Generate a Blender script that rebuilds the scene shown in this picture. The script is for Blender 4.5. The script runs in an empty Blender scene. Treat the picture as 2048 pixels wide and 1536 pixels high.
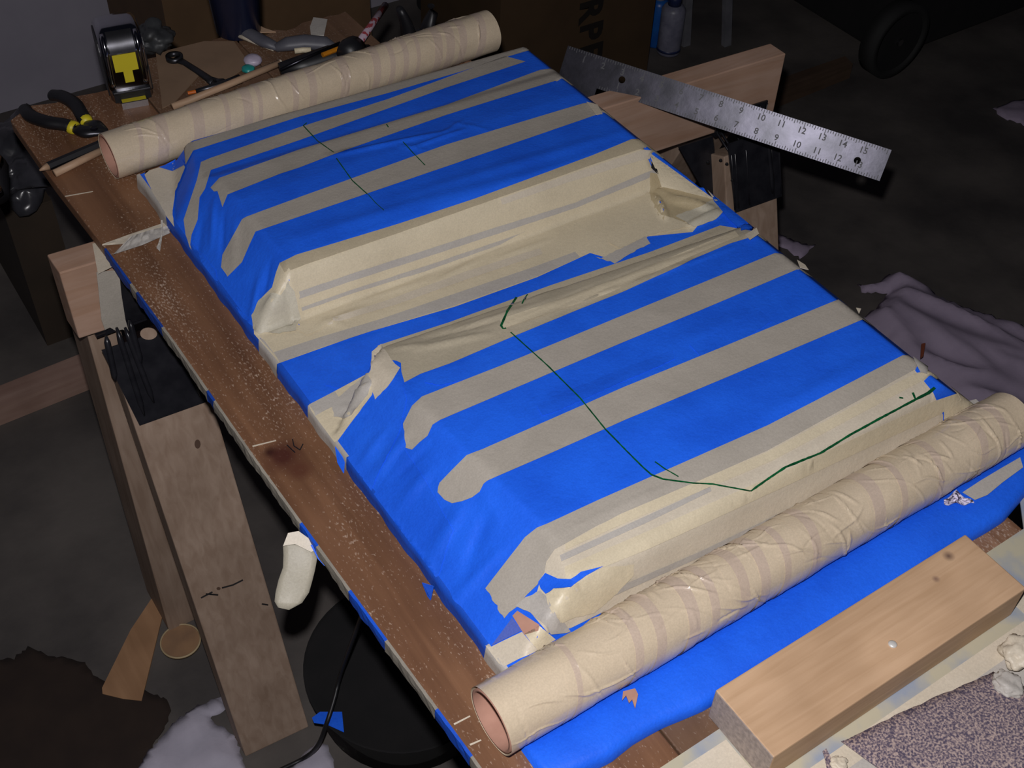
import bpy, bmesh, math, random
import numpy as np
from mathutils import Vector, Matrix, noise, geometry
random.seed(7)
SC = bpy.context.scene
COL = SC.collection
TZ = 0.63                      # height of the plank top above the floor
CH = 0.80                      # camera height above the plank top
# ---------------------------------------------------------------- camera
RM = np.array([[0.83224698, 0.37517006, -0.40818181],
               [-0.55343377, 0.60576351, -0.57163067],
               [0.03280293, 0.7016395, 0.71177664]])
FPX = 2446.89
cam = bpy.data.cameras.new('camera')
cam.sensor_width = 36.0
cam.lens = FPX / 2048 * 36.0
cam.clip_start = 0.02
cam_o = bpy.data.objects.new('camera', cam)
COL.objects.link(cam_o)
M = Matrix([list(r) for r in RM]).to_4x4()
M.translation = Vector((0, 0, CH + TZ))
cam_o.matrix_world = M
SC.camera = cam_o
# ---------------------------------------------------------------- light: the camera's flash plus a faint room glow
w = bpy.data.worlds.new('world'); SC.world = w; w.use_nodes = True
w.node_tree.nodes['Background'].inputs[0].default_value = (0.55, 0.6, 1.0, 1)
w.node_tree.nodes['Background'].inputs[1].default_value = 0.006
fl = bpy.data.lights.new('flash', 'POINT')
fl.energy = 37.0
fl.color = (1.0, 0.97, 0.98)
fl.shadow_soft_size = 0.010
fo = bpy.data.objects.new('flash', fl); COL.objects.link(fo)
fo.location = M @ Vector((-0.012, 0.058, 0.0))
SC.view_settings.view_transform = 'Standard'
SC.view_settings.look = 'None'
SC.view_settings.gamma = 1.0
SC.view_settings.use_curve_mapping = False
SC.view_settings.exposure = 0.0

# ---------------------------------------------------------------- helpers
C0 = np.array([0, 0, CH])
def ray(x, y): return RM @ np.array([x - 1024.0, -(y - 768.0), -FPX])
def P(x, y, z=0.0):            # photo point -> point on the horizontal plane z (table coordinates)
    d = ray(x, y); p = C0 + d * ((z - C0[2]) / d[2]); return Vector(p)
def PY(x, y, Y):
    d = ray(x, y); return Vector(C0 + d * (Y / d[1]))
def PP(x, y, Q, n):
    d = Vector(ray(x, y)); c = Vector(C0); return c + d * ((Vector(Q) - c).dot(n) / d.dot(n))
def W(p): return Vector((p[0], p[1], p[2] + TZ))

def s2l(c): return tuple(((v / 255) / 12.92 if v / 255 <= 0.04045 else ((v / 255 + 0.055) / 1.055) ** 2.4) for v in c)

def base_mat(name, rough=0.6, metal=0.0, spec=0.5):
    m = bpy.data.materials.new(name); m.use_nodes = True
    b = m.node_tree.nodes['Principled BSDF']
    b.inputs['Roughness'].default_value = rough
    b.inputs['Metallic'].default_value = metal
    b.inputs['Specular IOR Level'].default_value = spec
    return m, m.node_tree.nodes, m.node_tree.links, b
def mat(name, c, c2=None, rough=0.6, metal=0.0, spec=0.5, scale=20, mscale=(1, 1, 1), bump=0.0, bscale=None, detail=4, lo=0.35, hi=0.65, bdist=0.001, rot=(0, 0, 0)):
    m, N, L, b = base_mat(name, rough, metal, spec)
    tc = N.new('ShaderNodeTexCoord'); mp = N.new('ShaderNodeMapping')
    mp.inputs['Scale'].default_value = mscale
    mp.inputs['Rotation'].default_value = rot
    L.new(tc.outputs['Object'], mp.inputs[0])
    if c2 is None: c2 = tuple(v * 0.82 for v in c)
    n = N.new('ShaderNodeTexNoise'); n.inputs['Scale'].default_value = scale; n.inputs['Detail'].default_value = detail
    L.new(mp.outputs[0], n.inputs['Vector'])
    r = N.new('ShaderNodeValToRGB')
    r.color_ramp.elements[0].position = lo; r.color_ramp.elements[1].position = hi
    r.color_ramp.elements[0].color = (*c2, 1); r.color_ramp.elements[1].color = (*c, 1)
    L.new(n.outputs[0], r.inputs[0]); L.new(r.outputs[0], b.inputs['Base Color'])
    if bump:
        n2 = N.new('ShaderNodeTexNoise'); n2.inputs['Scale'].default_value = bscale or scale; n2.inputs['Detail'].default_value = 5
        L.new(mp.outputs[0], n2.inputs['Vector'])
        bp = N.new('ShaderNodeBump'); bp.inputs['Strength'].default_value = bump; bp.inputs['Distance'].default_value = bdist
        L.new(n2.outputs[0], bp.inputs['Height']); L.new(bp.outputs[0], b.inputs['Normal'])
    return m
def wood(name, c, c2, axis=0, rough=0.6, gs=60, speck=None, knots=None, rot=(0, 0, 0)):
    m, N, L, b = base_mat(name, rough, 0, 0.3)
    tc = N.new('ShaderNodeTexCoord'); mp = N.new('ShaderNodeMapping')
    s = [1, 1, 1]; s[axis] = 0.07
    mp.inputs['Scale'].default_value = s
    mp.inputs['Rotation'].default_value = rot
    L.new(tc.outputs['Object'], mp.inputs[0])
    n = N.new('ShaderNodeTexNoise'); n.inputs['Scale'].default_value = gs; n.inputs['Detail'].default_value = 6; n.inputs['Distortion'].default_value = 0.6
    L.new(mp.outputs[0], n.inputs['Vector'])
    r = N.new('ShaderNodeValToRGB')
    r.color_ramp.elements[0].position = 0.33; r.color_ramp.elements[1].position = 0.68
    r.color_ramp.elements[0].color = (*c2, 1); r.color_ramp.elements[1].color = (*c, 1)
    L.new(n.outputs[0], r.inputs[0])
    out = r.outputs[0]
    # broad blotches
    n3 = N.new('ShaderNodeTexNoise'); n3.inputs['Scale'].default_value = 14; L.new(tc.outputs['Object'], n3.inputs['Vector'])
    mx = N.new('ShaderNodeMix'); mx.data_type = 'RGBA'; mx.blend_type = 'MULTIPLY'
    r3 = N.new('ShaderNodeValToRGB'); r3.color_ramp.elements[0].color = (0.84, 0.82, 0.80, 1); r3.color_ramp.elements[1].color = (1.06, 1.06, 1.06, 1)
    r3.color_ramp.elements[0].position = 0.35; r3.color_ramp.elements[1].position = 0.7
    L.new(n3.outputs[0], r3.inputs[0]); mx.inputs[0].default_value = 1.0
    L.new(out, mx.inputs[6]); L.new(r3.outputs[0], mx.inputs[7]); out = mx.outputs[2]
    if speck:
        mp2 = N.new('ShaderNodeMapping'); s2 = [1, 1, 1]; s2[axis] = 0.45; mp2.inputs['Scale'].default_value = s2
        L.new(tc.outputs['Object'], mp2.inputs[0])
        v = N.new('ShaderNodeTexNoise'); v.inputs['Scale'].default_value = 560; v.inputs['Detail'].default_value = 2
        L.new(mp2.outputs[0], v.inputs['Vector'])
        v2 = N.new('ShaderNodeTexNoise'); v2.inputs['Scale'].default_value = 22; v2.inputs['Detail'].default_value = 3
        L.new(mp2.outputs[0], v2.inputs['Vector'])
        mu = N.new('ShaderNodeMath'); mu.operation = 'ADD'; L.new(v.outputs[0], mu.inputs[0])
        m2 = N.new('ShaderNodeMath'); m2.operation = 'MULTIPLY'; m2.inputs[1].default_value = 0.45; L.new(v2.outputs[0], m2.inputs[0]); L.new(m2.outputs[0], mu.inputs[1])
        rs = N.new('ShaderNodeValToRGB'); rs.color_ramp.elements[0].position = 0.82; rs.color_ramp.elements[1].position = 0.98
        rs.color_ramp.elements[0].color = (0, 0, 0, 1); rs.color_ramp.elements[1].color = (0.8, 0.8, 0.8, 1)
        L.new(mu.outputs[0], rs.inputs[0])
        m3 = N.new('ShaderNodeMix'); m3.data_type = 'RGBA'; L.new(rs.outputs[0], m3.inputs[0]); L.new(out, m3.inputs[6]); m3.inputs[7].default_value = (*speck, 1)
        out = m3.outputs[2]
    for (kx, ky, kz, kr, kc) in (knots or []):
        vs = N.new('ShaderNodeVectorMath'); vs.operation = 'DISTANCE'; L.new(tc.outputs['Object'], vs.inputs[0]); vs.inputs[1].default_value = (kx, ky, kz)
        nn = N.new('ShaderNodeMath'); nn.operation = 'MULTIPLY_ADD'; L.new(n3.outputs[0], nn.inputs[0]); nn.inputs[1].default_value = kr * 1.2; L.new(vs.outputs['Value'], nn.inputs[2])
        rk = N.new('ShaderNodeMapRange'); rk.inputs[1].default_value = kr * 0.9; rk.inputs[2].default_value = kr * 1.9; rk.inputs[3].default_value = 0.85; rk.inputs[4].default_value = 0
        L.new(nn.outputs[0], rk.inputs[0])
        m4 = N.new('ShaderNodeMix'); m4.data_type = 'RGBA'; L.new(rk.outputs[0], m4.inputs[0]); L.new(out, m4.inputs[6]); m4.inputs[7].default_value = (*kc, 1)
        out = m4.outputs[2]
    L.new(out, b.inputs['Base Color'])
    bp = N.new('ShaderNodeBump'); bp.inputs['Strength'].default_value = 0.35; bp.inputs['Distance'].default_value = 0.001
    L.new(n.outputs[0], bp.inputs['Height']); L.new(bp.outputs[0], b.inputs['Normal'])
    return m
def tape(name, c, c2, rough=0.45, fine=0.25, spec=0.35):
    """crepe paper tape: fine crepe relief, soft tone changes"""
    m, N, L, b = base_mat(name, rough, 0, spec)
    tc = N.new('ShaderNodeTexCoord')
    n = N.new('ShaderNodeTexNoise'); n.inputs['Scale'].default_value = 18; n.inputs['Detail'].default_value = 5; n.inputs['Roughness'].default_value = 0.6
    L.new(tc.outputs['Object'], n.inputs['Vector'])
    r = N.new('ShaderNodeValToRGB'); r.color_ramp.elements[0].position = 0.3; r.color_ramp.elements[1].position = 0.62
    r.color_ramp.elements[0].color = (*c2, 1); r.color_ramp.elements[1].color = (*c, 1)
    L.new(n.outputs[0], r.inputs[0])
    g = N.new('ShaderNodeTexNoise'); g.inputs['Scale'].default_value = 700; L.new(tc.outputs['Object'], g.inputs['Vector'])
    rg = N.new('ShaderNodeMapRange'); rg.inputs[1].default_value = 0.3; rg.inputs[2].default_value = 0.7; rg.inputs[3].default_value = 0.93; rg.inputs[4].default_value = 1.05
    L.new(g.outputs[0], rg.inputs[0])
    mx = N.new('ShaderNodeMix'); mx.data_type = 'RGBA'; mx.blend_type = 'MULTIPLY'; mx.inputs[0].default_value = 1
    L.new(r.outputs[0], mx.inputs[6]); L.new(rg.outputs[0], mx.inputs[7]); L.new(mx.outputs[2], b.inputs['Base Color'])
    f = N.new('ShaderNodeTexNoise'); f.inputs['Scale'].default_value = 260; f.inputs['Detail'].default_value = 3; L.new(tc.outputs['Object'], f.inputs['Vector'])
    f2 = N.new('ShaderNodeTexNoise'); f2.inputs['Scale'].default_value = 38; f2.inputs['Detail'].default_value = 4; L.new(tc.outputs['Object'], f2.inputs['Vector'])
    b1 = N.new('ShaderNodeBump'); b1.inputs['Strength'].default_value = fine; b1.inputs['Distance'].default_value = 0.0008; L.new(f.outputs[0], b1.inputs['Height'])
    b2 = N.new('ShaderNodeBump'); b2.inputs['Strength'].default_value = 0.35; b2.inputs['Distance'].default_value = 0.002; L.new(f2.outputs[0], b2.inputs['Height'])
    L.new(b1.outputs[0], b2.inputs['Normal']); L.new(b2.outputs[0], b.inputs['Normal'])
    return m

MW = {}                         # root -> matrix
def tag(o, label=None, cat=None, group=None, kind=None):
    if label: o['label'] = label
    if cat: o['category'] = cat
    if group: o['group'] = group
    if kind: o['kind'] = kind
    return o
def thing(name, label, cat, loc, group=None, Mx=None):
    o = bpy.data.objects.new(name, None); COL.objects.link(o)
    o.empty_display_size = 0.02
    m = Mx.copy() if Mx is not None else Matrix.Translation(W(loc))
    o.matrix_world = m; MW[o] = m
    return tag(o, label, cat, group)
def mesh(name, verts, faces, m, parent=None, smooth=False, origin=None, local=False, label=None):
    """verts in table coordinates; stored relative to the parent (or to origin)"""
    me = bpy.data.meshes.new(name)
    if local: vs = [tuple(v) for v in verts]
    else:
        if parent is not None: inv = MW[parent].inverted()
        else:
            if origin is None:
                xs = [v[0] for v in verts]; ys = [v[1] for v in verts]; zs = [v[2] for v in verts]
                origin = ((min(xs) + max(xs)) / 2, (min(ys) + max(ys)) / 2, min(zs))
            inv = Matrix.Translation(W(origin)).inverted()
        vs = [tuple(inv @ W(v)) for v in verts]
    me.from_pydata(vs, [], faces); me.update()
    bm = bmesh.new(); bm.from_mesh(me); bmesh.ops.recalc_face_normals(bm, faces=bm.faces); bm.to_mesh(me); bm.free()
    if smooth: me.polygons.foreach_set('use_smooth', [True] * len(me.polygons))
    if isinstance(m, (list, tuple)):
        for q in m: me.materials.append(q)
    else: me.materials.append(m)
    o = bpy.data.objects.new(name, me); COL.objects.link(o)
    if parent is not None:
        o.parent = parent; MW[o] = MW[parent]
    else:
        mm = Matrix.Translation(W(origin)) if origin is not None else Matrix.Identity(4)
        o.matrix_world = mm; MW[o] = mm
    if label: o['label'] = label
    return o
def up_normals(o):
    me = o.data
    bm = bmesh.new(); bm.from_mesh(me)
    s = sum(f.normal.z for f in bm.faces)
    if s < 0: bmesh.ops.reverse_faces(bm, faces=bm.faces)
    bm.to_mesh(me); bm.free()
def bevel(o, w=0.001, seg=2):
    md = o.modifiers.new('bevel', 'BEVEL'); md.width = w; md.segments = seg; md.limit_method = 'ANGLE'; md.angle_limit = 0.6
    return o
def solid(o, t, off=-1):
    md = o.modifiers.new('solid', 'SOLIDIFY'); md.thickness = t; md.offset = off
    return o
def box(x0, x1, y0, y1, z0, z1):
    v = [(x, y, z) for z in (z0, z1) for y in (y0, y1) for x in (x0, x1)]
    return v, [(0, 2, 3, 1), (4, 5, 7, 6), (0, 1, 5, 4), (2, 6, 7, 3), (0, 4, 6, 2), (1, 3, 7, 5)]
def prism(pts, vec):
    n = len(pts); vec = Vector(vec)
    v = [Vector(p) for p in pts] + [Vector(p) + vec for p in pts]
    f = [tuple(range(n)), tuple(range(2 * n - 1, n - 1, -1))] + [(i, i + n, (i + 1) % n + n, (i + 1) % n) for i in range(n)]
    return v, f
def join(*parts):
    V, F = [], []
    for v, f in parts:
        k = len(V); V += list(v); F += [tuple(i + k for i in q) for q in f]
    return V, F
def sweep(path, rad, seg=12, flat=1.0, caps=True, up=None):
    path = [Vector(p) for p in path]; n = len(path)
    if not isinstance(rad, (list, tuple)): rad = [rad] * n
    V, F = [], []
    ref = Vector(up) if up else Vector((0, 0, 1))
    for i, p in enumerate(path):
        t = (path[min(i + 1, n - 1)] - path[max(i - 1, 0)]).normalized()
        a = t.cross(ref)
        if a.length < 1e-4: a = t.cross(Vector((1, 0, 0)))
        a.normalize(); b = a.cross(t).normalized()
        for k in range(seg):
            an = 2 * math.pi * k / seg
            V.append(p + a * math.cos(an) * rad[i] + b * math.sin(an) * rad[i] * flat)
    for i in range(n - 1):
        for k in range(seg):
            F.append((i * seg + k, i * seg + (k + 1) % seg, (i + 1) * seg + (k + 1) % seg, (i + 1) * seg + k))
    if caps:
        F.append(tuple(range(seg))[::-1]); F.append(tuple(range((n - 1) * seg, n * seg)))
    return V, F
def curve_pts(ctrl, n=24):
    ctrl = [Vector(c) for c in ctrl]; out = []
    c = [ctrl[0]] + ctrl + [ctrl[-1]]
    m = len(ctrl) - 1
    for s in range(n + 1):
        u = s / n * m; i = min(int(u), m - 1); t = u - i
        p0, p1, p2, p3 = c[i], c[i + 1], c[i + 2], c[i + 3]
        out.append(0.5 * ((2 * p1) + (p2 - p0) * t + (2 * p0 - 5 * p1 + 4 * p2 - p3) * t * t + (3 * p1 - p0 - 3 * p2 + p3) * t ** 3))
    return out
def lathe(cx, cy, prof, seg=32, z0=0):
    V, F = [], []
    for r, z in prof:
        for k in range(seg):
            a = 2 * math.pi * k / seg; V.append((cx + r * math.cos(a), cy + r * math.sin(a), z + z0))
    for i in range(len(prof) - 1):
        for k in range(seg): F.append((i * seg + k, i * seg + (k + 1) % seg, (i + 1) * seg + (k + 1) % seg, (i + 1) * seg + k))
    F.append(tuple(range(seg))[::-1]); F.append(tuple(range((len(prof) - 1) * seg, len(prof) * seg)))
    return V, F

# ---------------------------------------------------------------- the taped form: one height field
sm = lambda t: t * t * (3 - 2 * t)
def prof_arr(pts, width):
    ys = np.arange(0.3, 1.2, 0.0005)
    zs = np.interp(ys, [p[0] for p in pts], [p[1] for p in pts])
    k = np.exp(-0.5 * (np.arange(-20, 21) * 0.0005 / width) ** 2); k /= k.sum()
    return ys, np.convolve(np.pad(zs, 20, 'edge'), k, 'valid')
SLAB = 0.017
RY, RZ = prof_arr([(0.3, 0), (0.796, 0.0), (0.7965, 0.0165), (0.801, 0.024), (0.812, 0.052), (0.818, 0.061), (0.831, 0.0655), (0.85, 0.0655), (0.905, 0.0605), (0.945, 0.0590), (0.975, 0.0545), (0.999, 0.052), (1.012, 0.047), (1.05, 0.0435), (1.085, 0.041), (1.091, 0.038), (1.093, 0.0), (1.2, 0)], 0.0018)
FY, FZ = prof_arr([(0.3, 0), (0.379, 0), (0.3795, 0.0165), (0.382, 0.026), (0.386, 0.031), (0.3885, 0.044), (0.392, 0.064), (0.398, 0.068), (0.432, 0.073), (0.445, 0.0735), (0.50, 0.0700), (0.58, 0.0655), (0.64, 0.0615), (0.660, 0.0605), (0.676, 0.0565), (0.682, 0.050), (0.687, 0.0), (1.2, 0)], 0.0018)
folds = []        # (x0,y0,x1,y1,width,height)
def Hbase(x, y):
    x = np.asarray(x, float); y = np.asarray(y, float)
    z = np.where((x > 0.281) & (x < 0.787) & (y > 0.409) & (y < 1.10), SLAB, 0.0)
    z = np.where((x > 0.281) & (x < 0.787) & (y > 0.380) & (y <= 0.409), SLAB * 1.0, z)
    # rear form
    kr = np.interp(y, [0.8, 1.08], [0.03, 0.05])
    zr = np.interp(y + kr * (x - 0.53), RY, RZ)
    cl = SLAB + (x - 0.283) * np.interp(y, [0.8, 1.05], [1.07, 0.62])
    clr = SLAB + (0.787 - x) * 0.95
    e = 0.0025
    zr = smin(zr, smin(cl, clr, e), e)
    # rear left toe of the rear form pulls in from the slab edge
    toe = SLAB + ((x - 0.283) - np.clip((y - 1.0) * 0.42, 0, 1)) * 1.0
    zr = smin(zr, toe, e)
    # front form
    kf = np.interp(y, [0.39, 0.44, 0.68], [0.0, 0.035, 0.095])
    zf = np.interp(y + kf * (x - 0.545), FY, FZ)
    cl2 = SLAB + (x - 0.283) * 0.80
    cut = SLAB + (0.655 + (x - 0.283) * 0.72 - y) * 3.2
    zf = smin(zf, smin(smin(cl2, clr, e), cut, e), e)
    inside = (x > 0.2815) & (x < 0.7865) & (y > 0.380) & (y < 1.10)
    return np.where(inside, np.maximum(z, np.maximum(np.where(y > 0.79, zr, 0), np.where(y < 0.75, zf, 0))), 0.0)
def smin(a, b, k):
    h = np.clip(0.5 + 0.5 * (b - a) / k, 0, 1); return b * (1 - h) + a * h - k * h * (1 - h)
def H(x, y):
    z = Hbase(x, y)
    add = np.zeros_like(z)
    for (x0, y0, x1, y1, wd, ht) in folds:
        dx, dy = x1 - x0, y1 - y0; L2 = dx * dx + dy * dy
        t = ((x - x0) * dx + (y - y0) * dy) / L2
        tc = np.clip(t, 0, 1)
        d2 = (x - x0 - tc * dx) ** 2 + (y - y0 - tc * dy) ** 2
        taper = np.sin(np.pi * np.clip(tc, 0.04, 0.96)) ** 0.5
        add = add + ht * np.exp(-d2 / (wd * wd)) * taper
    return z + np.where(z > 0.005, add, 0)
def hit(pts, HF=None):
    HF = HF or H
    pts = np.asarray(pts, float)
    D = np.stack([pts[:, 0] - 1024, -(pts[:, 1] - 768), np.full(len(pts), -FPX)], 1) @ RM.T
    tmin = (0.085 - CH) / D[:, 2]; tmax = (-0.002 - CH) / D[:, 2]
    S = 700
    ts = tmin[:, None] + (tmax - tmin)[:, None] * np.linspace(0, 1, S)[None]
    X = D[:, 0:1] * ts; Y = D[:, 1:2] * ts; Z = CH + D[:, 2:3] * ts
    below = Z < HF(X.ravel(), Y.ravel()).reshape(X.shape)
    i = np.argmax(below, 1); i = np.where(below.any(1), i, S - 1)
    r = np.arange(len(pts))
    return np.stack([X[r, i], Y[r, i]], 1)
def dens(pl, step=14):
    out = []
    for a, b in zip(pl[:-1], pl[1:]):
        n = max(1, int(math.hypot(b[0] - a[0], b[1] - a[1]) / step))
        for k in range(n): out.append((a[0] + (b[0] - a[0]) * k / n, a[1] + (b[1] - a[1]) * k / n))
    out.append(pl[-1]); return out
def fold(px0, px1, wd, ht):
    a, b = hit([px0, px1], Hbase); folds.append((a[0], a[1], b[0], b[1], wd * 0.85, ht * 1.35))
# creases in the tape, at their places on the form
for a, b, wd, ht in [((427, 400), (423, 492), .0035, .0022), ((447, 425), (443, 520), .003, -.0018), ((468, 440), (470, 530), .004, .0016),
                     ((520, 545), (500, 640), .004, .0018), ((540, 520), (528, 590), .003, -.0015), ((405, 430), (395, 520), .005, -.0015),
                     ((560, 600), (505, 640), .004, .001),
                     ((660, 312), (895, 262), .0045, .0022), ((820, 296), (930, 258), .003, .0018), ((790, 288), (850, 300), .0025, .0012), ((880, 270), (925, 240), .003, .001), ((905, 245), (985, 262), .003, .001),
                     ((600, 470), (1150, 330), .012, .0015), ((780, 400), (1240, 265), .010, .0012),
                     ((860, 940), (800, 1010), .007, .002), ((930, 1000), (860, 1120), .008, .0018), ((980, 1020), (930, 1140), .007, -.0018), ((820, 860), (745, 960), .006, .0018), ((860, 890), (790, 960), .004, -.0012),
                     ((1010, 1090), (900, 1230), .006, .0015), ((770, 860), (720, 930), .005, .0014), ((1000, 1040), (960, 985), .005, .0012),
                     ((1060, 830), (1360, 720), .012, .0010), ((1350, 690), (1520, 620), .014, .0010), ((1550, 820), (1740, 720), .010, .0012), ((1180, 900), (1420, 800), .015, .0012),
                     ((830, 700), (980, 668), .0035, .0020), ((850, 680), (1000, 640), .003, -.0015), ((900, 665), (1060, 612), .003, .0015), ((780, 700), (850, 690), .003, .0016),
                     ((1010, 622), (1440, 462), .0022, .0014), ((1010, 640), (1440, 480), .0018, -.0010), ((1040, 650), (1470, 492), .0018, .0012),
                     ((640, 655), (720, 620), .004, .0022), ((650, 640), (690, 655), .003, .0018), ((700, 610), (860, 560), .003, .0010), ((880, 560), (960, 520), .0035, .0016), ((990, 520), (1100, 480), .003, .0012), ((620, 600), (1150, 425), .0018, .0016), ((610, 560), (900, 465), .002, .0014),
                     ((1380, 455), (1440, 425), .004, .0050), ((1340, 400), (1420, 420), .006, .0060), ((1310, 395), (1330, 440), .004, .006), ((1360, 380), (1440, 405), .004, .0025), ((1300, 345), (1350, 400), .004, .002),
                     ((720, 790), (745, 765), .003, .003), ((690, 815), (740, 785), .003, .0025), ((680, 850), (730, 820), .002, .002),
                     ((1150, 1210), (1880, 885), .0016, .0025), ((1150, 1190), (1880, 850), .0014, .0018), ((1110, 1075), (1400, 945), .003, .0008),
                     ((1080, 1200), (1130, 1240), .003, .003), ((577, 548), (599, 655), .0022, .0030), ((566, 556), (585, 655), .003, -.0025), ((520, 640), (570, 600), .003, .002), ((540, 600), (560, 655), .003, .0018), ((1110, 1180), (1170, 1235), .003, .003), ((1160, 1230), (1220, 1190), .0025, .003), ((1070, 1225), (1110, 1262), .002, .0015)]:
    fold(a, b, wd, ht)

def drape(name, poly_xy, off, m, parent, step=0.0028, label=None):
    """a sheet cut to the outline poly_xy and laid on the form"""
    poly = [Vector((float(a), float(b))) for a, b in poly_xy]
    q = [poly[0]]
    for p in poly[1:]:
        if (p - q[-1]).length > 0.0006: q.append(p)
    if (q[0] - q[-1]).length < 0.0006: q.pop()
    n = len(q)
    xs = [p.x for p in q]; ys = [p.y for p in q]
    gx, gy = np.meshgrid(np.arange(min(xs), max(xs), step * 1.7), np.arange(min(ys), max(ys), step))
    gx = gx + (np.arange(gx.shape[0]) % 2)[:, None] * step * 0.6
    gx = gx.ravel(); gy = gy.ravel()
    ins = np.zeros(len(gx), bool); dm = np.full(len(gx), 9.0)
    for i in range(n):
        a, b = q[i], q[(i + 1) % n]
        c = ((a.y > gy) != (b.y > gy))
        with np.errstate(divide='ignore', invalid='ignore'):
            xi = (b.x - a.x) * (gy - a.y) / (b.y - a.y + 1e-15) + a.x
        ins ^= c & (gx < xi)
        dx, dy = b.x - a.x, b.y - a.y; t = np.clip(((gx - a.x) * dx + (gy - a.y) * dy) / (dx * dx + dy * dy), 0, 1)
        dm = np.minimum(dm, np.hypot(gx - a.x - t * dx, gy - a.y - t * dy))
    keep = ins & (dm > step * 0.45)
    pts = q + [Vector((a, b)) for a, b in zip(gx[keep], gy[keep])]
    vo, eo, fo_, *_ = geometry.delaunay_2d_cdt(pts, [(i, (i + 1) % n) for i in range(n)], [], 1, 1e-7)
    X = np.clip(np.array([v.x for v in vo]), 0.2820, 0.7864); Y = np.clip(np.array([v.y for v in vo]), 0.3816, 1.0990)
    # normal offset
    e = 0.0008
    Hx = (H(X + e, Y) - H(X - e, Y)) / (2 * e); Hy = (H(X, Y + e) - H(X, Y - e)) / (2 * e)
    Hx = np.clip(Hx, -5, 5); Hy = np.clip(Hy, -5, 5)
    nl = np.sqrt(1 + Hx ** 2 + Hy ** 2)
    Z = H(X, Y)
    V = [(X[i] - Hx[i] / nl[i] * off, Y[i] - Hy[i] / nl[i] * off, Z[i] + off / nl[i]) for i in range(len(X))]
    o = mesh(name, V, [tuple(f) for f in fo_], m, parent, smooth=True, label=label)
    up_normals(o)
    return o
def rag_edge(pl, amp=1.6, seed=0):
    r = random.Random(seed); d = dens(pl, 7)
    return [d[0]] + [(x + r.uniform(-amp, amp), y + r.uniform(-amp, amp)) for x, y in d[1:-1]] + [d[-1]]
def band(name, upper, lower, off, m, parent, ext=True, tornL=True, seed=0, label=None):
    """tape strip between two long edges given left to right"""
    up = hit(dens(upper)); lo = hit(dens(lower))
    up = [tuple(p) for p in up]; lo = [tuple(p) for p in lo]
    if ext:
        up.append((up[-1][0] + 0.030, up[-1][1] - 0.001)); lo.append((lo[-1][0] + 0.028, lo[-1][1] + 0.0005))
    if tornL:
        left = hit(rag_edge([lower[0], upper[0]], 2.2, seed))[1:-1]
        poly = up + lo[::-1] + [tuple(p) for p in left]
    else: poly = up + lo[::-1]
    return drape(name, poly, off, m, parent, label=label)
def patch(name, poly, off, m, parent, ragged=0.0, seed=0, step=0.0028, label=None):
    pl = poly + [poly[0]]
    d = rag_edge(pl, ragged, seed) if ragged else dens(pl, 10)
    return drape(name, [tuple(p) for p in hit(d[:-1])], off, m, parent, step, label)

# ---------------------------------------------------------------- materials
BLUE = tape('blue_tape', (0.016, 0.150, 0.98), (0.012, 0.115, 0.82), 0.55, 0.45, 0.25)
BLUE2 = tape('blue_tape_side_shaded', (0.013, 0.10, 0.66), (0.010, 0.075, 0.50), 0.55, 0.45, 0.25)  # darker copy of the blue, with the side faces' shade in its colour
TANB = tape('masking_tape_over_blue', (0.455, 0.415, 0.36), (0.40, 0.365, 0.315), 0.5, 0.3, 0.3)
TANY = tape('masking_tape_doubled', (0.70, 0.61, 0.44), (0.62, 0.54, 0.39), 0.42, 0.3, 0.4)
TANM = tape('masking_tape_single', (0.66, 0.585, 0.47), (0.59, 0.52, 0.41), 0.45, 0.3, 0.35)
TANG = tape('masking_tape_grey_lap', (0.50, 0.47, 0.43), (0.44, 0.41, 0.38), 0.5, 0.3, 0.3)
TUBET = tape('masking_tape_tube', (0.66, 0.545, 0.40), (0.59, 0.485, 0.35), 0.25, 0.12, 0.6)
TUBEP = tape('masking_tape_tube_pink', (0.575, 0.46, 0.37), (0.53, 0.42, 0.33), 0.3, 0.12, 0.55)
CARD = mat('tube_cardboard', (0.50, 0.27, 0.20), (0.42, 0.22, 0.16), 0.8, scale=60)
INK = mat('green_marker', (0.004, 0.12, 0.035), (0.002, 0.06, 0.02), 0.4, scale=120)
BLACKP = mat('black_plastic', (0.012, 0.012, 0.015), (0.008, 0.008, 0.01), 0.45, scale=30)
DARKM = mat('dark_metal', (0.07, 0.07, 0.08), (0.04, 0.04, 0.045), 0.35, 0.8, scale=40, bump=0.1)
BRACK = mat('black_bracket_paint', (0.020, 0.020, 0.025), (0.012, 0.012, 0.016), 0.27, 0.1, scale=60, bump=0.25, bscale=90)
STEEL = mat('worn_steel', (0.032, 0.031, 0.041), (0.018, 0.018, 0.023), 0.29, 0.8, scale=35, bump=0.12, bscale=60, detail=6)
CHROME = mat('chrome', (0.60, 0.60, 0.64), (0.5, 0.5, 0.54), 0.12, 1.0, scale=10)
YEL = mat('yellow_label', (0.62, 0.52, 0.02), (0.55, 0.45, 0.02), 0.45)
PLANK = wood('reddish_plank', (0.245, 0.122, 0.064), (0.145, 0.068, 0.036), 1, 0.5, 55, speck=(0.50, 0.37, 0.28),
             knots=[(P(540, 905)[0] - 0.2805, P(540, 905)[1] - 0.65, 0.016, 0.006, (0.015, 0.006, 0.005)), (P(562, 912)[0] - 0.2805, P(562, 912)[1] - 0.65, 0.016, 0.017, (0.055, 0.012, 0.010)), (P(600, 940)[0] - 0.2805, P(600, 940)[1] - 0.65, 0.016, 0.010, (0.10, 0.035, 0.02))])
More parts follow.
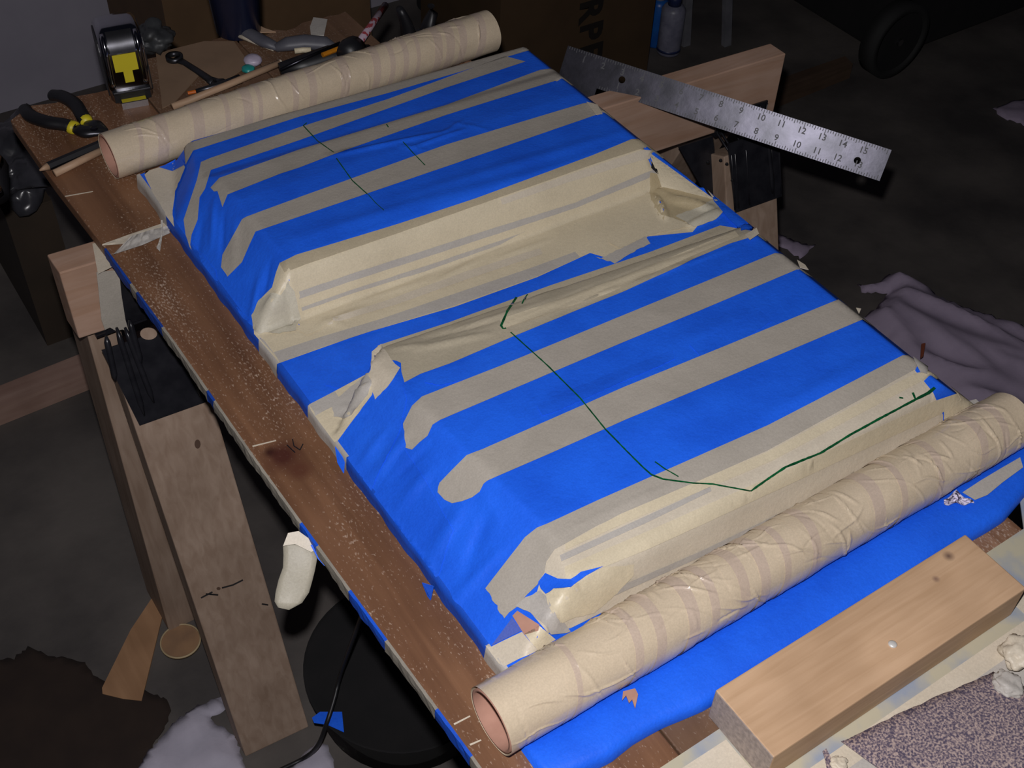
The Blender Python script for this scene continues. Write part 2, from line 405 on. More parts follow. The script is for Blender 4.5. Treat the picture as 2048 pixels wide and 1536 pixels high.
PLANK2 = wood('brown_plank', (0.20, 0.115, 0.07), (0.14, 0.078, 0.046), 1, 0.55, 55, speck=(0.3, 0.22, 0.17))
PLANKF = wood('striped_plank', (0.38, 0.22, 0.14), (0.20, 0.10, 0.055), 1, 0.55, 90, speck=(0.5, 0.38, 0.30))
_k = [P(1897, 1112, .038) - Vector((0.391, 0.222, 0.001)), P(1872, 1158, .038) - Vector((0.391, 0.222, 0.001))]
PINE = wood('pine_block', (0.60, 0.40, 0.25), (0.52, 0.335, 0.20), 0, 0.55, 190,
            knots=[(*_k[0], 0.0050, (0.12, 0.07, 0.06)), (*_k[1], 0.0030, (0.25, 0.15, 0.11))])
PINE_END = mat('end_grain', (0.44, 0.36, 0.31), (0.30, 0.25, 0.22), 0.8, scale=260, bump=0.3)
BEAM = wood('beam_lumber', (0.50, 0.34, 0.26), (0.42, 0.26, 0.18), 0, 0.6, 80)
LEGW = wood('leg_lumber', (0.385, 0.285, 0.22), (0.30, 0.21, 0.155), 2, 0.6, 110)
LUMF = wood('floor_lumber', (0.40, 0.27, 0.22), (0.32, 0.20, 0.16), 0, 0.7, 60)
DOWEL = wood('dowel_wood', (0.52, 0.36, 0.24), (0.44, 0.28, 0.18), 0, 0.5, 200)
CONC = mat('concrete', (0.125, 0.110, 0.10), (0.052, 0.046, 0.045), 0.75, scale=5, detail=12, bump=0.3, bscale=70, bdist=0.002)
WALLM = mat('white_wall', (0.40, 0.38, 0.45), (0.36, 0.34, 0.41), 0.6, scale=8)
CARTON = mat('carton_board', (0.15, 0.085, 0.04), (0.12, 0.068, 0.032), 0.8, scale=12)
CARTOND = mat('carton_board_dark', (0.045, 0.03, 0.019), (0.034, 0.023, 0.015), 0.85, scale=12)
PRINT = mat('carton_print', (0.012, 0.008, 0.006), None, 0.8)
CLOTH = mat('white_cloth', (0.40, 0.33, 0.44), (0.34, 0.28, 0.38), 0.9, scale=25, bump=0.2, bscale=300)
CLOTH2 = mat('pale_cloth', (0.50, 0.47, 0.56), (0.42, 0.40, 0.48), 0.9, scale=25, bump=0.2, bscale=300)
DARKC = mat('dark_fabric', (0.010, 0.009, 0.010), (0.006, 0.006, 0.007), 0.95, scale=20)
STAIN = mat('brown_leather', (0.028, 0.016, 0.011), (0.02, 0.011, 0.008), 0.9, scale=20)

# sandpaper: coarse two-tone grit
def grit():
    m, N, L, b = base_mat('sandpaper_grit', 0.9, 0, 0.2)
    tc = N.new('ShaderNodeTexCoord'); n = N.new('ShaderNodeTexNoise'); n.inputs['Scale'].default_value = 620; n.inputs['Detail'].default_value = 3
    L.new(tc.outputs['Object'], n.inputs['Vector'])
    r = N.new('ShaderNodeValToRGB'); e = r.color_ramp.elements
    e[0].position = 0.38; e[0].color = (0.085, 0.07, 0.11, 1); e[1].position = 0.62; e[1].color = (0.44, 0.34, 0.31, 1)
    k = e.new(0.5); k.color = (0.22, 0.17, 0.19, 1)
    L.new(n.outputs[0], r.inputs[0]); L.new(r.outputs[0], b.inputs['Base Color'])
    bp = N.new('ShaderNodeBump'); bp.inputs['Strength'].default_value = 0.6; bp.inputs['Distance'].default_value = 0.0008; L.new(n.outputs[0], bp.inputs['Height']); L.new(bp.outputs[0], b.inputs['Normal'])
    return m
GRIT = grit()

# ================================================================ SETTING
o = mesh('floor', *box(-2.2, 4.2, -1.2, 2.36, -TZ - 0.1, -TZ), CONC, origin=(1, 0.6, -TZ)); tag(o, kind='structure')
wb = thing('wall_back', None, None, (1.0, 2.35, -TZ)); tag(wb, kind='structure')
gz = PY(846, 55, 2.35)[2]
mesh('panel', *box(-2.2, 4.2, 2.35, 2.42, -TZ, gz - 0.004), WALLM, wb)
mesh('panel', *box(-2.2, 4.2, 2.35, 2.42, gz + 0.004, gz + 0.55), WALLM, wb)
mesh('panel', *box(-2.2, 4.2, 2.35, 2.42, gz + 0.558, 1.9), WALLM, wb)
mesh('backing', *box(-2.2, 4.2, 2.356, 2.41, -TZ, 1.9), WALLM, wb)

# ================================================================ SAWHORSE
sh = thing('sawhorse', 'sawhorse of pale lumber with black steel brackets under the planks', 'sawhorse', (0.63, 1.01, -TZ))
A0 = Vector((0.1660, 1.028)); A1 = Vector((1.1038, 0.9695))     # near edge of the beam
nd = Vector((0.0, 0.0352))
zt, zb = -0.0165, -0.108
bv = [(A0.x, A0.y, zb), (A1.x, A1.y, zb), (A1.x, A1.y + .0300, zb), (A0.x - .001, A0.y + .0352, zb)]
v, f = prism(bv, (0, 0, zt - zb)); bevel(mesh('beam', v, f, BEAM, sh), 0.0015)
# splayed plane of the near legs (yz slope), rotated with the beam
def yn(x): return A0.y + (A1.y - A0.y) * (x - A0.x) / (A1.x - A0.x)
SP = 0.4186
def near(x, z, off=0.0):        # point on the outer face of the near legs
    return Vector((x, yn(x) - 0.005 + SP * (z + 0.045) + off, z))
def far(x, z, off=0.0):
    return Vector((x, yn(x) + 0.040 - SP * (z + 0.045) + off, z))
nrm = Vector((0, 1, -SP)).normalized() * 0.036
nrf = Vector((0, -1, -SP)).normalized() * 0.036
def leg4(fn, xt0, xt1, xb0, xb1, zt_, zb_, tv):
    v, f = prism([fn(xt0, zt_), fn(xt1, zt_), fn(xb1, zb_), fn(xb0, zb_)], tv)
    # flatten the foot to the floor
    v = [Vector((p.x, p.y, max(p.z, -TZ))) for p in v]
    return bevel(mesh('leg', v, f, LEGW, sh), 0.0015)
leg4(near, 0.186, 0.274, 0.1727, 0.2580, -0.12, -0.6299, nrm)
v, f = prism([(0.178, 1.045, -0.11), (0.214, 1.045, -0.11), (0.206, 1.000, -TZ), (0.164, 1.000, -TZ)], (0, 0.080, 0)); bevel(mesh('leg', v, f, LEGW, sh), 0.0015)
leg4(near, 0.994, 1.079, 0.955, 1.040, -0.12, -0.6299, nrm)
leg4(far, 1.0, 1.085, 1.0, 1.085, -0.12, -0.64, nrf)
# steel brackets: ribbed plates each side of the beam
def plate(fn, x0, x1, xb0, xb1, z0, z1, sgn, hole=None, ribs=(), jaw=0.0):
    V, F = [], []
    N1, N2 = 16, 12
    t = 0.0025 * sgn
    for j in range(N2 + 1):
        for i in range(N1 + 1):
            u = i / N1; s = j / N2
            xa = x0 + (x1 - x0) * u; xb_ = xb0 + (xb1 - xb0) * u
            x = xa + (xb_ - xa) * s; z = z0 + (z1 - z0) * s
            p = fn(x, z, -t)
            V.append(p)
    def cell(i, j): a = j * (N1 + 1) + i; return (a, a + 1, a + N1 + 2, a + N1 + 1)
    for j in range(N2):
        for i in range(N1):
            if hole and abs(i - hole[0]) <= 0 and abs(j - hole[1]) <= 0: continue
            F.append(cell(i, j))
    o = mesh('bracket', V, F, BRACK, sh); solid(o, 0.002, 0)
    # vertical stiffening ribs pressed into the plate
    for (u0, s0, s1) in ribs:
        pts = []
        for s in np.linspace(s0, s1, 8):
            xa = x0 + (x1 - x0) * u0; xb_ = xb0 + (xb1 - xb0) * u0
            pts.append(fn(xa + (xb_ - xa) * s, z0 + (z1 - z0) * s, -t * 1.8))
        mesh('rib', *sweep(pts, [0.001] + [0.0032] * 6 + [0.001], 8), BRACK, o, smooth=True)
    return o
def bracket(x0, x1, e0, e1, up=-0.07):
    a = plate(near, x0, x1, e0, e1, up, -0.192, 1, None, ((0.18, 0.05, 0.9), (0.32, 0.05, 0.93), (0.50, 0.05, 0.86), (0.66, 0.05, 0.8)))
    plate(far, x0, x1, e0, e1, up, -0.192, -1, None, ((0.3, 0.1, 0.9), (0.6, 0.1, 0.9)))
    # yoke under the beam
    v, f = box(x0, x1, yn(x0) - 0.010, yn(x0) + 0.046, zb - 0.006, zb - 0.001)
    mesh('bracket_yoke', v, f, BRACK, sh)
    return a
def nearpx(px, py, off=0.0):
    """photo point -> point on the outer face of the near legs"""
    lo, hi = 0.6, 2.2; d = Vector(ray(px, py)); c = Vector(C0)
    def g(t):
        p = c + d * t; return p.y - near(p.x, p.z, off).y
    lo /= FPX; hi /= FPX
    for _ in range(50):
        m_ = (lo + hi) / 2
        if g(m_) < 0: lo = m_
        else: hi = m_
    return c + d * lo
def jaw(x0, x1, z0, z1):
    v, f = prism([near(x0, z0), near(x1, z0), near(x1, z1), near(x0, z1)], (0, -.0022, -.001)); return mesh('bracket_jaw', v, f, BRACK, sh)
def bracket(x0, x1, e0, e1, up=-0.07):
    a = plate(near, x0, x1, e0, e1, up, -0.192, 1, None, ((0.18, 0.05, 0.9), (0.32, 0.05, 0.93), (0.50, 0.05, 0.86), (0.66, 0.05, 0.8)))
    plate(far, x0, x1, e0, e1, up, -0.192, -1, None, ((0.3, 0.1, 0.9), (0.6, 0.1, 0.9)))
    # yoke under the beam
    v, f = box(x0, x1, yn(x0) - 0.010, yn(x0) + 0.046, zb - 0.006, zb - 0.001)
    mesh('bracket_yoke', v, f, BRACK, sh)
    return a
def jaw(x0, x1, z0, z1):
    v, f = prism([(x0, yn(x0) - .0035, z0), (x1, yn(x1) - .0035, z0), (x1, yn(x1) - .0035, z1), (x0, yn(x0) - .0035, z1)], (0, .0025, 0)); return mesh('bracket_jaw', v, f, BRACK, sh)
def bracket(x0, x1, e0, e1, j0, j1, jt):
    a = plate(near, x0, x1, e0, e1, -0.104, -0.192, 1, None, ((0.80, 0.1, 0.9),))
    plate(far, x0 + 0.004, x1, e0 + 0.004, e1, -0.104, -0.16, -1, None, ((0.3, 0.1, 0.9), (0.6, 0.1, 0.9)))
    jaw(j0, j1, jt, -0.106)
    v, f = box(x0 + .004, x1, yn(x0) - 0.004, yn(x0) + 0.040, zb - 0.004, zb - 0.001); mesh('bracket_yoke', v, f, BRACK, sh)
    return a
bl = bracket(0.179, 0.285, 0.189, 0.277, 0.209, 0.285, -0.045)
for A_, B_ in (((233, 655), (289, 832)), ((250, 655), (308, 806)), ((259, 640), (283, 730)), ((212, 672), (231, 762))):
    mesh('rib', *sweep([nearpx(A_[0] + (B_[0] - A_[0]) * t, A_[1] + (B_[1] - A_[1]) * t, -.0030) for t in np.linspace(0, 1, 8)], [.0014] + [.0034] * 6 + [.001], 8), BRACK, bl, smooth=True)
br = bracket(1.000, 1.080, 1.000, 1.079, 1.004, 1.086, -0.080)
for rx in (1.006, 1.012, 1.03, 1.072, 1.084):
    mesh('rib', *sweep([(rx, yn(rx) - .0045, -0.083), (rx, yn(rx) - .0045, -0.105), near(rx - 0.002, -0.12, -.003), near(rx - 0.006, -0.188, -.003)], 0.0016, 6), BRACK, br, smooth=True)
v, f = prism([(0.945, yn(.945) - .004, -0.109), (1.00, yn(1.0) - .004, -0.109), (1.00, yn(1.0) - .036, -0.186), (0.982, yn(.98) - .036, -0.186)], (0, .0025, 0))
mesh('bracket_wing', v, f, BRACK, sh)
for (rx, rz) in ((0.965, -0.118), (0.985, -0.121), (1.000, -0.150), (0.994, -0.128)):
    q = near(rx, rz, -.004); mesh('rivet', *lathe(q.x, q.y, [(0.0024, 0), (0.002, .002), (0.001, .003)], 8, rz), DARKM, sh)
# oval hole seen as the pale leg behind it, near left bracket
ov = [nearpx(297 + 17 * math.cos(2 * math.pi * k / 20), 667 + 12 * math.sin(2 * math.pi * k / 20), -0.0045) for k in range(20)]
v, f = prism(ov, (0, -0.0005, 0)); mesh('slot', v, f, LEGW, bl, label='pale lumber showing through the oval slot')
KN = mat('knot_brown', (0.10, 0.055, 0.035), None, 0.7)
leg_near = [o_ for o_ in bpy.data.objects if o_.name == 'leg'][0]
for (kx, ky, ka, kb) in ((395, 888, 6, 9), (437, 1177, 4, 3), (566, 1506, 12, 7)):
    v, f = prism([nearpx(kx + ka * math.cos(t), ky + kb * math.sin(t), -.0016) for t in np.linspace(0, 2 * math.pi, 14, endpoint=False)], (0, -.0002, 0)); mesh('knot', v, f, KN, sh)
for pts in ([(402, 1196), (425, 1184)], [(412, 1188), (436, 1190)], [(444, 1176), (466, 1170)], [(466, 1170), (486, 1160)], [(524, 1208), (536, 1210)]):
    mesh('pencil_mark', *sweep([nearpx(*q, -.0014) for q in pts], 0.0010, 5), BLACKP, sh)
# masking tape that wraps the left beam end
tp = [PP(190, 487, (0, A0.y - .0015, 0), Vector((0, 1, 0)))]
pl = [(193, 545), (238, 540), (243, 590), (251, 640), (258, 664), (245, 659), (232, 662), (220, 655), (210, 660), (203, 640), (199, 600), (196, 570)]
pts = [PP(a, b, (0, A0.y - 0.0025, 0), Vector((0.062, 1, 0)).normalized()) for a, b in pl]
v, f = prism(pts, (0, 0.0006, 0)); mesh('tape_wrap', v, f, TANB, sh, label='strip of masking tape hanging over the left beam end')
pts = [P(185, 488, -.0162), P(205, 484, -.0162), P(232, 530, -.0162), P(196, 548, -.0162)]
v, f = prism(pts, (0, 0, 0.0006)); mesh('tape_wrap', v, f, TANM, sh, label='masking tape over the top of the left beam end')

# ================================================================ PLANKS (the work table top)
def plank(name, x0, x1, y0, y1, label, m, jag=0.0, seed=0):
    r = random.Random(seed)
    pts = [(x0, y0, -0.016), (x1, y0, -0.016)]
    n = 12
    for k in range(n + 1):
        pts.append((x1 + (x0 - x1) * k / n, y1 + (r.uniform(-jag, jag) if 0 < k < n else 0), -0.016))
    v, f = prism(pts, (0, 0, 0.016))
    o = mesh(name, v, f, m, origin=((x0 + x1) / 2, 0.65, -0.016)); bevel(o, 0.0012)
    return tag(o, label, 'plank')
for o in bpy.data.objects: pass
p1 = [(0.2145, -0.05), (0.355, -0.05), (0.355, 1.292), (0.34, 1.30), (0.31, 1.302), (0.275, 1.309), (0.262, 1.305), (0.235, 1.314), (0.206, 1.296), (0.208, 1.16), (0.214, 1.027), (0.219, 0.85), (0.2205, 0.68), (0.225, 0.50), (0.230, 0.345), (0.232, 0.2)]
v, f = prism([(a, b, -0.016) for a, b in p1], (0, 0, 0.016))
o = mesh('plank', v, f, PLANK, origin=(0.2805, 0.65, -0.016)); bevel(o, 0.0015); pk1 = o
tag(o, 'long reddish brown plank with a knot along the left edge of the work surface', 'plank')
plank('plank', 0.3565, 0.500, 0.0, 1.342, 'dull brown plank with the wrench lying on its far end', PLANK2, 0.003, 2)
plank('plank', 0.5015, 0.652, 0.0, 1.325, 'brown plank with the utility knife lying on its far end', PLANK2, 0.006, 3)
plank('plank', 0.6535, 0.728, 0.0, 1.205, 'striped brown plank seen past the right end of the blue batten', PLANKF, 0, 4)
# paint and tape edging along the side of the first plank
sd = thing('tape_edging', 'tattered strip of old masking and blue tape along the left edge of the long plank', 'tape', (0.215, 0.7, -0.008))
def edge_x(y): return float(np.interp(y, [-0.05, 0.2, 0.345, 0.5, 0.68, 0.85, 1.027, 1.16, 1.296], [0.2145, 0.232, 0.230, 0.225, 0.2205, 0.219, 0.214, 0.208, 0.206]))
rr = random.Random(3); BLUED = tape('blue_tape_edge_shaded', (0.010, 0.06, 0.38), (0.02, 0.05, 0.22), 0.6, 0.3, 0.2); TAND = tape('masking_edge_shaded', (0.33, 0.30, 0.25), (0.22, 0.20, 0.17), 0.6, 0.3, 0.2)  # both tapes darkened: shade on the left-facing edge put into the colour
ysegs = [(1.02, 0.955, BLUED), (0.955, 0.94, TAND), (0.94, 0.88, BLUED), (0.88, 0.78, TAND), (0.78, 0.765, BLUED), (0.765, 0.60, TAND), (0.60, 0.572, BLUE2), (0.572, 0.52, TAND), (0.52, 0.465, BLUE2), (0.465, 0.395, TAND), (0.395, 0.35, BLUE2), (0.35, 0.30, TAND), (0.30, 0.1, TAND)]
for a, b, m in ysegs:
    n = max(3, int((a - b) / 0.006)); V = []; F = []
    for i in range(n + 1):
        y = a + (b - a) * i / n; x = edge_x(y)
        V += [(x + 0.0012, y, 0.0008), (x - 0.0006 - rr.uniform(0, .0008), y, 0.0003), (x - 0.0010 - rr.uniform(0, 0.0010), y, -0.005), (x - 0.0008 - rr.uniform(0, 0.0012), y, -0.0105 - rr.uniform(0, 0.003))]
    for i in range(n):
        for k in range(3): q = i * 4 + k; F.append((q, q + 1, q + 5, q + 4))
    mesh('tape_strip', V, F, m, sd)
# loose tape flap hanging off the plank edge
fl_ = thing('tape_flap', 'pale curled piece of masking tape hanging from the plank edge', 'tape', (0.222, 0.586, -0.02))
Qf = P(622, 1092, -0.012); nf = Vector(ray(600, 1140)).normalized()
left = [(576, 1066), (566, 1092), (567, 1110), (566, 1135), (557, 1160), (551, 1185), (549, 1203), (556, 1215)]
right = [(618, 1078), (630, 1096), (634, 1118), (630, 1140), (625, 1160), (618, 1185), (604, 1206), (578, 1220)]
V, F = [], []
for i in range(8):
    for k in range(7):
        u = k / 6; a = left[i]; b = right[i]
        p = PP(a[0] + (b[0] - a[0]) * u, a[1] + (b[1] - a[1]) * u, Qf, nf)
        bow = math.sin(math.pi * u) * 0.0022 * 0.4 + 0.0015 * math.sin(i * 0.8)
        V.append(p - nf * bow)
for i in range(7):
    for k in range(6): q = i * 7 + k; F.append((q, q + 1, q + 8, q + 7))
solid(mesh('flap', V, F, tape('flap_tape', (0.45, 0.415, 0.33), (0.38, 0.35, 0.28), 0.45, 0.2, 0.3), fl_, smooth=True), 0.0004)
top = [(576, 1066), (566, 1092), (590, 1088), (622, 1104), (640, 1098), (625, 1082), (597, 1062)]
v, f = prism([PP(a, b, Qf - nf * 0.006, nf) for a, b in top], nf * 0.0005); mesh('folded_end', v, f, TANM, fl_)
v, f = prism([PP(a, b, P(635, 1105, -0.008), nf) for a, b in [(621, 1090), (632, 1088), (656, 1118), (649, 1132), (636, 1118)]], nf * 0.0005); mesh('blue_end', v, f, BLUE, fl_, label='blue tape end stuck to the plank edge')

# tape strip across the first plank over the beam
tc_ = thing('tape_tie', 'crumpled masking tape strip tied across the long plank beside the beam end', 'tape', (0.245, 1.027, 0.0))
def ribbon(pxa, pxb, zf, m, parent, name='tape_strip', amp=0.0012, n=26, k=5, seed=0):
    V, F = [], []
    A = dens(pxa, 4); B = dens(pxb, 4)
    for i in range(n + 1):
        a = A[int(i / n * (len(A) - 1))]; b = B[int(i / n * (len(B) - 1))]
        for j in range(k + 1):
            u = j / k; x = a[0] + (b[0] - a[0]) * u; y = a[1] + (b[1] - a[1]) * u
            z = zf(i / n, u) + amp * (0.5 + noise.noise(Vector((i * 0.35 + seed * 9, j * 0.8, seed))))
            V.append(P(x, y, z))
    for i in range(n):
        for j in range(k): q = i * (k + 1) + j; F.append((q, q + 1, q + k + 2, q + k + 1))
    o = mesh(name, V, F, m, parent, smooth=True); up_normals(o); return o
ribbon([(205, 488), (255, 470), (332, 444)], [(204, 491), (262, 487), (340, 460)], lambda i, u: 0.0006, TANM, tc_)
ribbon([(262, 472), (300, 460), (335, 452)], [(226, 509), (285, 490), (340, 466)], lambda i, u: 0.0010 + 0.002 * u * (1 - i), TANG, tc_, seed=2, amp=0.003)
ribbon([(321, 440), (323, 468), (313, 496)], [(326, 440), (325, 470), (320, 503)], lambda i, u: 0.005 * (1 - i) + .0008, TANG, tc_, 'loose_tail', seed=3)
for k, (a, b, c) in enumerate([((130, 393), (186, 383), 1.2), ((505, 893), (552, 881), 1.5), ((908, 1449), (940, 1432), 2.2), ((940, 1490), (962, 1480), 2)]):
    p, q = P(*a, 0.0002), P(*b, 0.0002)
    dv = (q - p); pr_ = Vector((-dv.y, dv.x, 0)).normalized() * 0.0007
    mesh('scratch', *prism([p - pr_, q - pr_, q + pr_ * 0.5, p + pr_], (0, 0, 0.0004)), TANM, pk1, label='pale scratch across the plank')
for pts in ([(585, 878), (588, 892), (600, 900), (606, 888)], [(574, 890), (590, 905)]):
    for a, b in zip(pts[:-1], pts[1:]):
        mesh('pencil_mark', *sweep([P(*a, 0.0003), P(*b, 0.0003)], 0.0005, 5), BLACKP, pk1)

# ================================================================ TAPED FORM
tf = thing('taped_form', 'two stepped wedges on a slab, wholly wrapped in blue and masking tape strips', 'taped form', (0.535, 0.74, 0.0))
tf['label'] = 'two long wedge shapes on one slab wrapped in striped blue and tan tape'
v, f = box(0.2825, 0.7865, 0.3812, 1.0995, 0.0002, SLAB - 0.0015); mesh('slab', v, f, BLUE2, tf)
# main blue cover, a grid over the form
ys = []
y = 0.3815
while y < 1.0995:
    ys.append(y)
    y += 0.0008 if (0.378 < y < 0.405 or 0.79 < y < 0.84 or 0.655 < y < 0.71 or y > 1.075) else 0.0024
ys.append(1.0993)
xs = list(np.concatenate([np.arange(0.2825, 0.36, 0.0022), np.arange(0.36, 0.71, 0.0034), np.arange(0.71, 0.7865, 0.0024), [0.7864]]))
X, Y = np.meshgrid(xs, ys); Z = H(X, Y) - 0.0007
V = [tuple(t) for t in zip(X.ravel(), Y.ravel(), Z.ravel())]
nx, ny = len(xs), len(ys)
F = [(j * nx + i, j * nx + i + 1, (j + 1) * nx + i + 1, (j + 1) * nx + i) for j in range(ny - 1) for i in range(nx - 1)]
# skirt at the four sides, wrapped round the slab
k0 = len(V)
for i in range(nx): V.append((xs[i], ys[0] - .0004, 0.0004))
for i in range(nx - 1): F.append((i, i + 1, k0 + i + 1, k0 + i))
o = mesh('blue_tape_cover', V, F, BLUE, tf, smooth=True); up_normals(o)
def side(y0, y1, m, name, off=0.0004, z1=SLAB + 0.0004, label=None, jag=0.0):
    n = max(2, int(abs(y1 - y0) / 0.006)); V, F = [], []
    for i in range(n + 1):
        y = y0 + (y1 - y0) * i / n
        wv = 0.0006 * math.sin(y * 90) + 0.0004 * math.sin(y * 211)
        V += [(0.2825 + 0.003, y, z1 + 0.0002), (0.2822 - off * 0.4, y, z1 - 0.0003), (0.2818 - off + wv * 0.5, y, z1 * 0.5), (0.2812 - off + wv, y, 0.0003)]
    for i in range(n):
        for k in range(3): q = i * 4 + k; F.append((q, q + 1, q + 5, q + 4))
    return mesh(name, V, F, m, tf, smooth=True, label=label)
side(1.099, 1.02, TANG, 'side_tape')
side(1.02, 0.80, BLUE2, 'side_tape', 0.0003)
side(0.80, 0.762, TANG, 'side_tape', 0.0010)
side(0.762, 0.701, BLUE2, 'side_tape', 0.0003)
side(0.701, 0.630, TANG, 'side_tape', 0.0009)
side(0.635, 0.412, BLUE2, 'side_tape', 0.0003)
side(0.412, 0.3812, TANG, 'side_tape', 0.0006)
# blue flap sticking out at the slab edge
v, f = prism([P(671, 893, SLAB), P(676, 925, .006), P(688, 946, .001), P(690, 920, .010)], (-0.0006, 0, 0)); mesh('blue_flap', v, f, BLUE, tf)
v, f = prism([P(845, 1165, SLAB), P(856, 1192, .003), P(862, 1200, .0005), P(868, 1172, .012)], (-0.0006, 0, 0)); mesh('blue_flap', v, f, BLUE2, tf)

S = 'masking_tape_strip'
# rear wedge strips
band(S, [(364, 291), (600, 218), (776, 163), (930, 118), (1005, 103)], [(372, 330), (387, 302), (600, 234), (776, 187), (922, 144), (1019, 113)], .0006, TANB, tf, tornL=False)
patch(S, [(372, 470), (368, 440), (382, 398), (395, 359), (402, 325), (421, 317), (600, 255), (776, 199), (1010, 113), (1051, 124), (893, 176), (600, 281), (422, 341), (411, 378), (400, 395), (396, 440), (384, 470), (381, 490), (391, 520), (384, 505)], .0006, TANB, tf)
band(S, [(422, 376), (439, 357), (600, 300), (893, 211), (1080, 141)], [(429, 384), (436, 383), (446, 415), (456, 390), (560, 349), (600, 336), (667, 310), (893, 231), (1110, 163)], .0008, TANB, tf)
band(S, [(443, 535), (446, 510), (485, 439), (494, 434), (600, 395), (893, 290), (1165, 208)], [(456, 554), (485, 525), (500, 490), (512, 464), (600, 434), (893, 334), (1192, 231)], .0007, TANB, tf)
# front face and valley of the rear wedge: one broad tan covering, then laps
band('masking_tape_cover', [(509, 668), (508, 645), (520, 600), (545, 575), (553, 545), (560, 527), (592, 511), (799, 448), (950, 398), (1184, 312), (1262, 280)],
     [(559, 727), (723, 669), (911, 614), (1075, 555), (1180, 507), (1225, 520), (1290, 480), (1295, 474), (1385, 465), (1432, 402)], .0006, TANY, tf, ext=False, tornL=False)
band(S, [(560, 527), (592, 511), (799, 448), (950, 398), (1184, 312), (1262, 280)], [(570, 545), (610, 530), (810, 462), (960, 409), (1190, 328), (1288, 296)], .0010, tape('crest_tape_shaded', (0.47, 0.40, 0.28), (0.42, 0.36, 0.25), 0.5), tf, tornL=False)  # crest strip in darker tan: shade where it tilts away is painted in
band('tape_lap', [(597, 583), (700, 548), (850, 500), (1000, 452), (1150, 405), (1290, 345)], [(598, 598), (700, 563), (850, 515), (1000, 466), (1150, 416), (1292, 358)], .0010, TANG, tf)
band('tape_lap', [(602, 615), (700, 580), (850, 532), (1000, 481)], [(604, 622), (700, 588), (850, 542), (1000, 489)], .0010, TANG, tf)
band('tape_lap', [(548, 706), (640, 676), (760, 640), (900, 592), (1060, 538), (1150, 505)], [(559, 727), (650, 694), (770, 655), (911, 612), (1072, 555), (1160, 516)], .0010, TANG, tf, ext=False)
band('tape_lap', [(1000, 398), (1130, 352), (1285, 300)], [(1003, 410), (1132, 366), (1290, 318)], .0011, TANM, tf)
band('tape_lap', [(640, 645), (780, 600), (930, 545), (1080, 498)], [(650, 652), (790, 612), (930, 562), (1085, 510)], .0011, TANM, tf, ext=False)
patch('tape_lap', [(1200, 520), (1290, 474), (1300, 488), (1228, 528), (1190, 516)], .0014, TANG, tf, 1.5, 3)
# crumpled bunch at the left foot of the rear wedge
patch('crumpled_tape', [(510, 666), (507, 632), (520, 603), (545, 588), (560, 590), (578, 560), (590, 600), (598, 640), (592, 664), (560, 670), (530, 668)], .0024, tape('bunch', (0.60, 0.56, 0.45), (0.5, 0.46, 0.37), 0.5, 0.3, 0.3), tf, 1.0, 5)
patch('crumpled_tape', [(592, 660), (640, 640), (655, 625), (665, 640), (640, 662), (615, 672)], .0016, TANY, tf, 1.2, 6)
# far left corner of slab
patch('corner_tape', [(286, 343), (366, 322), (372, 335), (352, 382), (345, 430), (352, 470), (330, 425), (305, 385)], .0008, TANM, tf, 0.8, 8)
patch('corner_tape', [(318, 336), (364, 318), (372, 330), (345, 344)], .0012, BLUE, tf)
# right end of the valley: crumpled sheets
patch('crumpled_tape', [(1299, 345), (1330, 350), (1375, 375), (1425, 402), (1400, 430), (1350, 455), (1310, 440), (1298, 395)], .0016, tape('bunch2', (0.52, 0.43, 0.27), (0.45, 0.37, 0.23), 0.3, 0.3, 0.6), tf, 1.2, 9)
patch('crumpled_tape', [(1225, 470), (1295, 385), (1325, 432), (1385, 455), (1300, 472), (1240, 500), (1217, 487)], .0020, TANY, tf, 1.2, 10)
patch('crumpled_tape', [(1385, 455), (1350, 435), (1400, 415), (1432, 398), (1445, 425), (1430, 442), (1400, 452)], .0022, tape('bunch3', (0.60, 0.56, 0.45), (0.5, 0.46, 0.36), 0.3, 0.3, 0.6), tf, 1.0, 11)
patch('torn_scrap', [(1301, 322), (1308, 336), (1318, 340), (1326, 350), (1312, 347), (1300, 335)], .002, BLACKP, tf)
# valley near the front wedge
patch('masking_tape_cover', [(618, 811), (739, 746), (752, 720), (745, 790), (700, 850), (670, 891), (640, 850)], .0007, TANY, tf)
band('tape_lap', [(618, 811), (670, 784)], [(632, 832), (684, 806)], .0012, TANG, tf, ext=False)
patch('crumpled_tape', [(665, 812), (690, 785), (738, 748), (744, 770), (738, 790), (712, 822), (690, 838), (668, 836)], .0016, TANG, tf, 1.4, 12)
patch('crumpled_tape', [(742, 770), (744, 705), (762, 690), (790, 730), (800, 738), (782, 768), (752, 800)], .0012, TANM, tf, 0.6, 12)
# front wedge strips
band(S, [(748, 712), (756, 692), (780, 684), (900, 645), (1100, 572), (1300, 505), (1440, 452), (1500, 462)], [(802, 727), (803, 745), (809, 766), (820, 760), (841, 749), (900, 728), (1012, 680), (1150, 623), (1250, 583), (1394, 516), (1460, 488), (1500, 476)], .0007, tape('rear_lap', (0.50, 0.44, 0.33), (0.44, 0.39, 0.29), 0.4, 0.3, 0.4), tf, seed=4)
band('tape_lap', [(1000, 640), (1200, 572), (1400, 492), (1470, 464)], [(1004, 660), (1210, 590), (1402, 506), (1478, 474)], .0012, TANY, tf, ext=False)
band(S, [(807, 848), (825, 812), (844, 794), (1000, 733), (1250, 630), (1394, 571), (1550, 507)], [(812, 896), (825, 900), (840, 885), (856, 872), (866, 850), (880, 841), (1000, 790), (1250, 684), (1400, 622), (1594, 540)], .0007, TANB, tf)
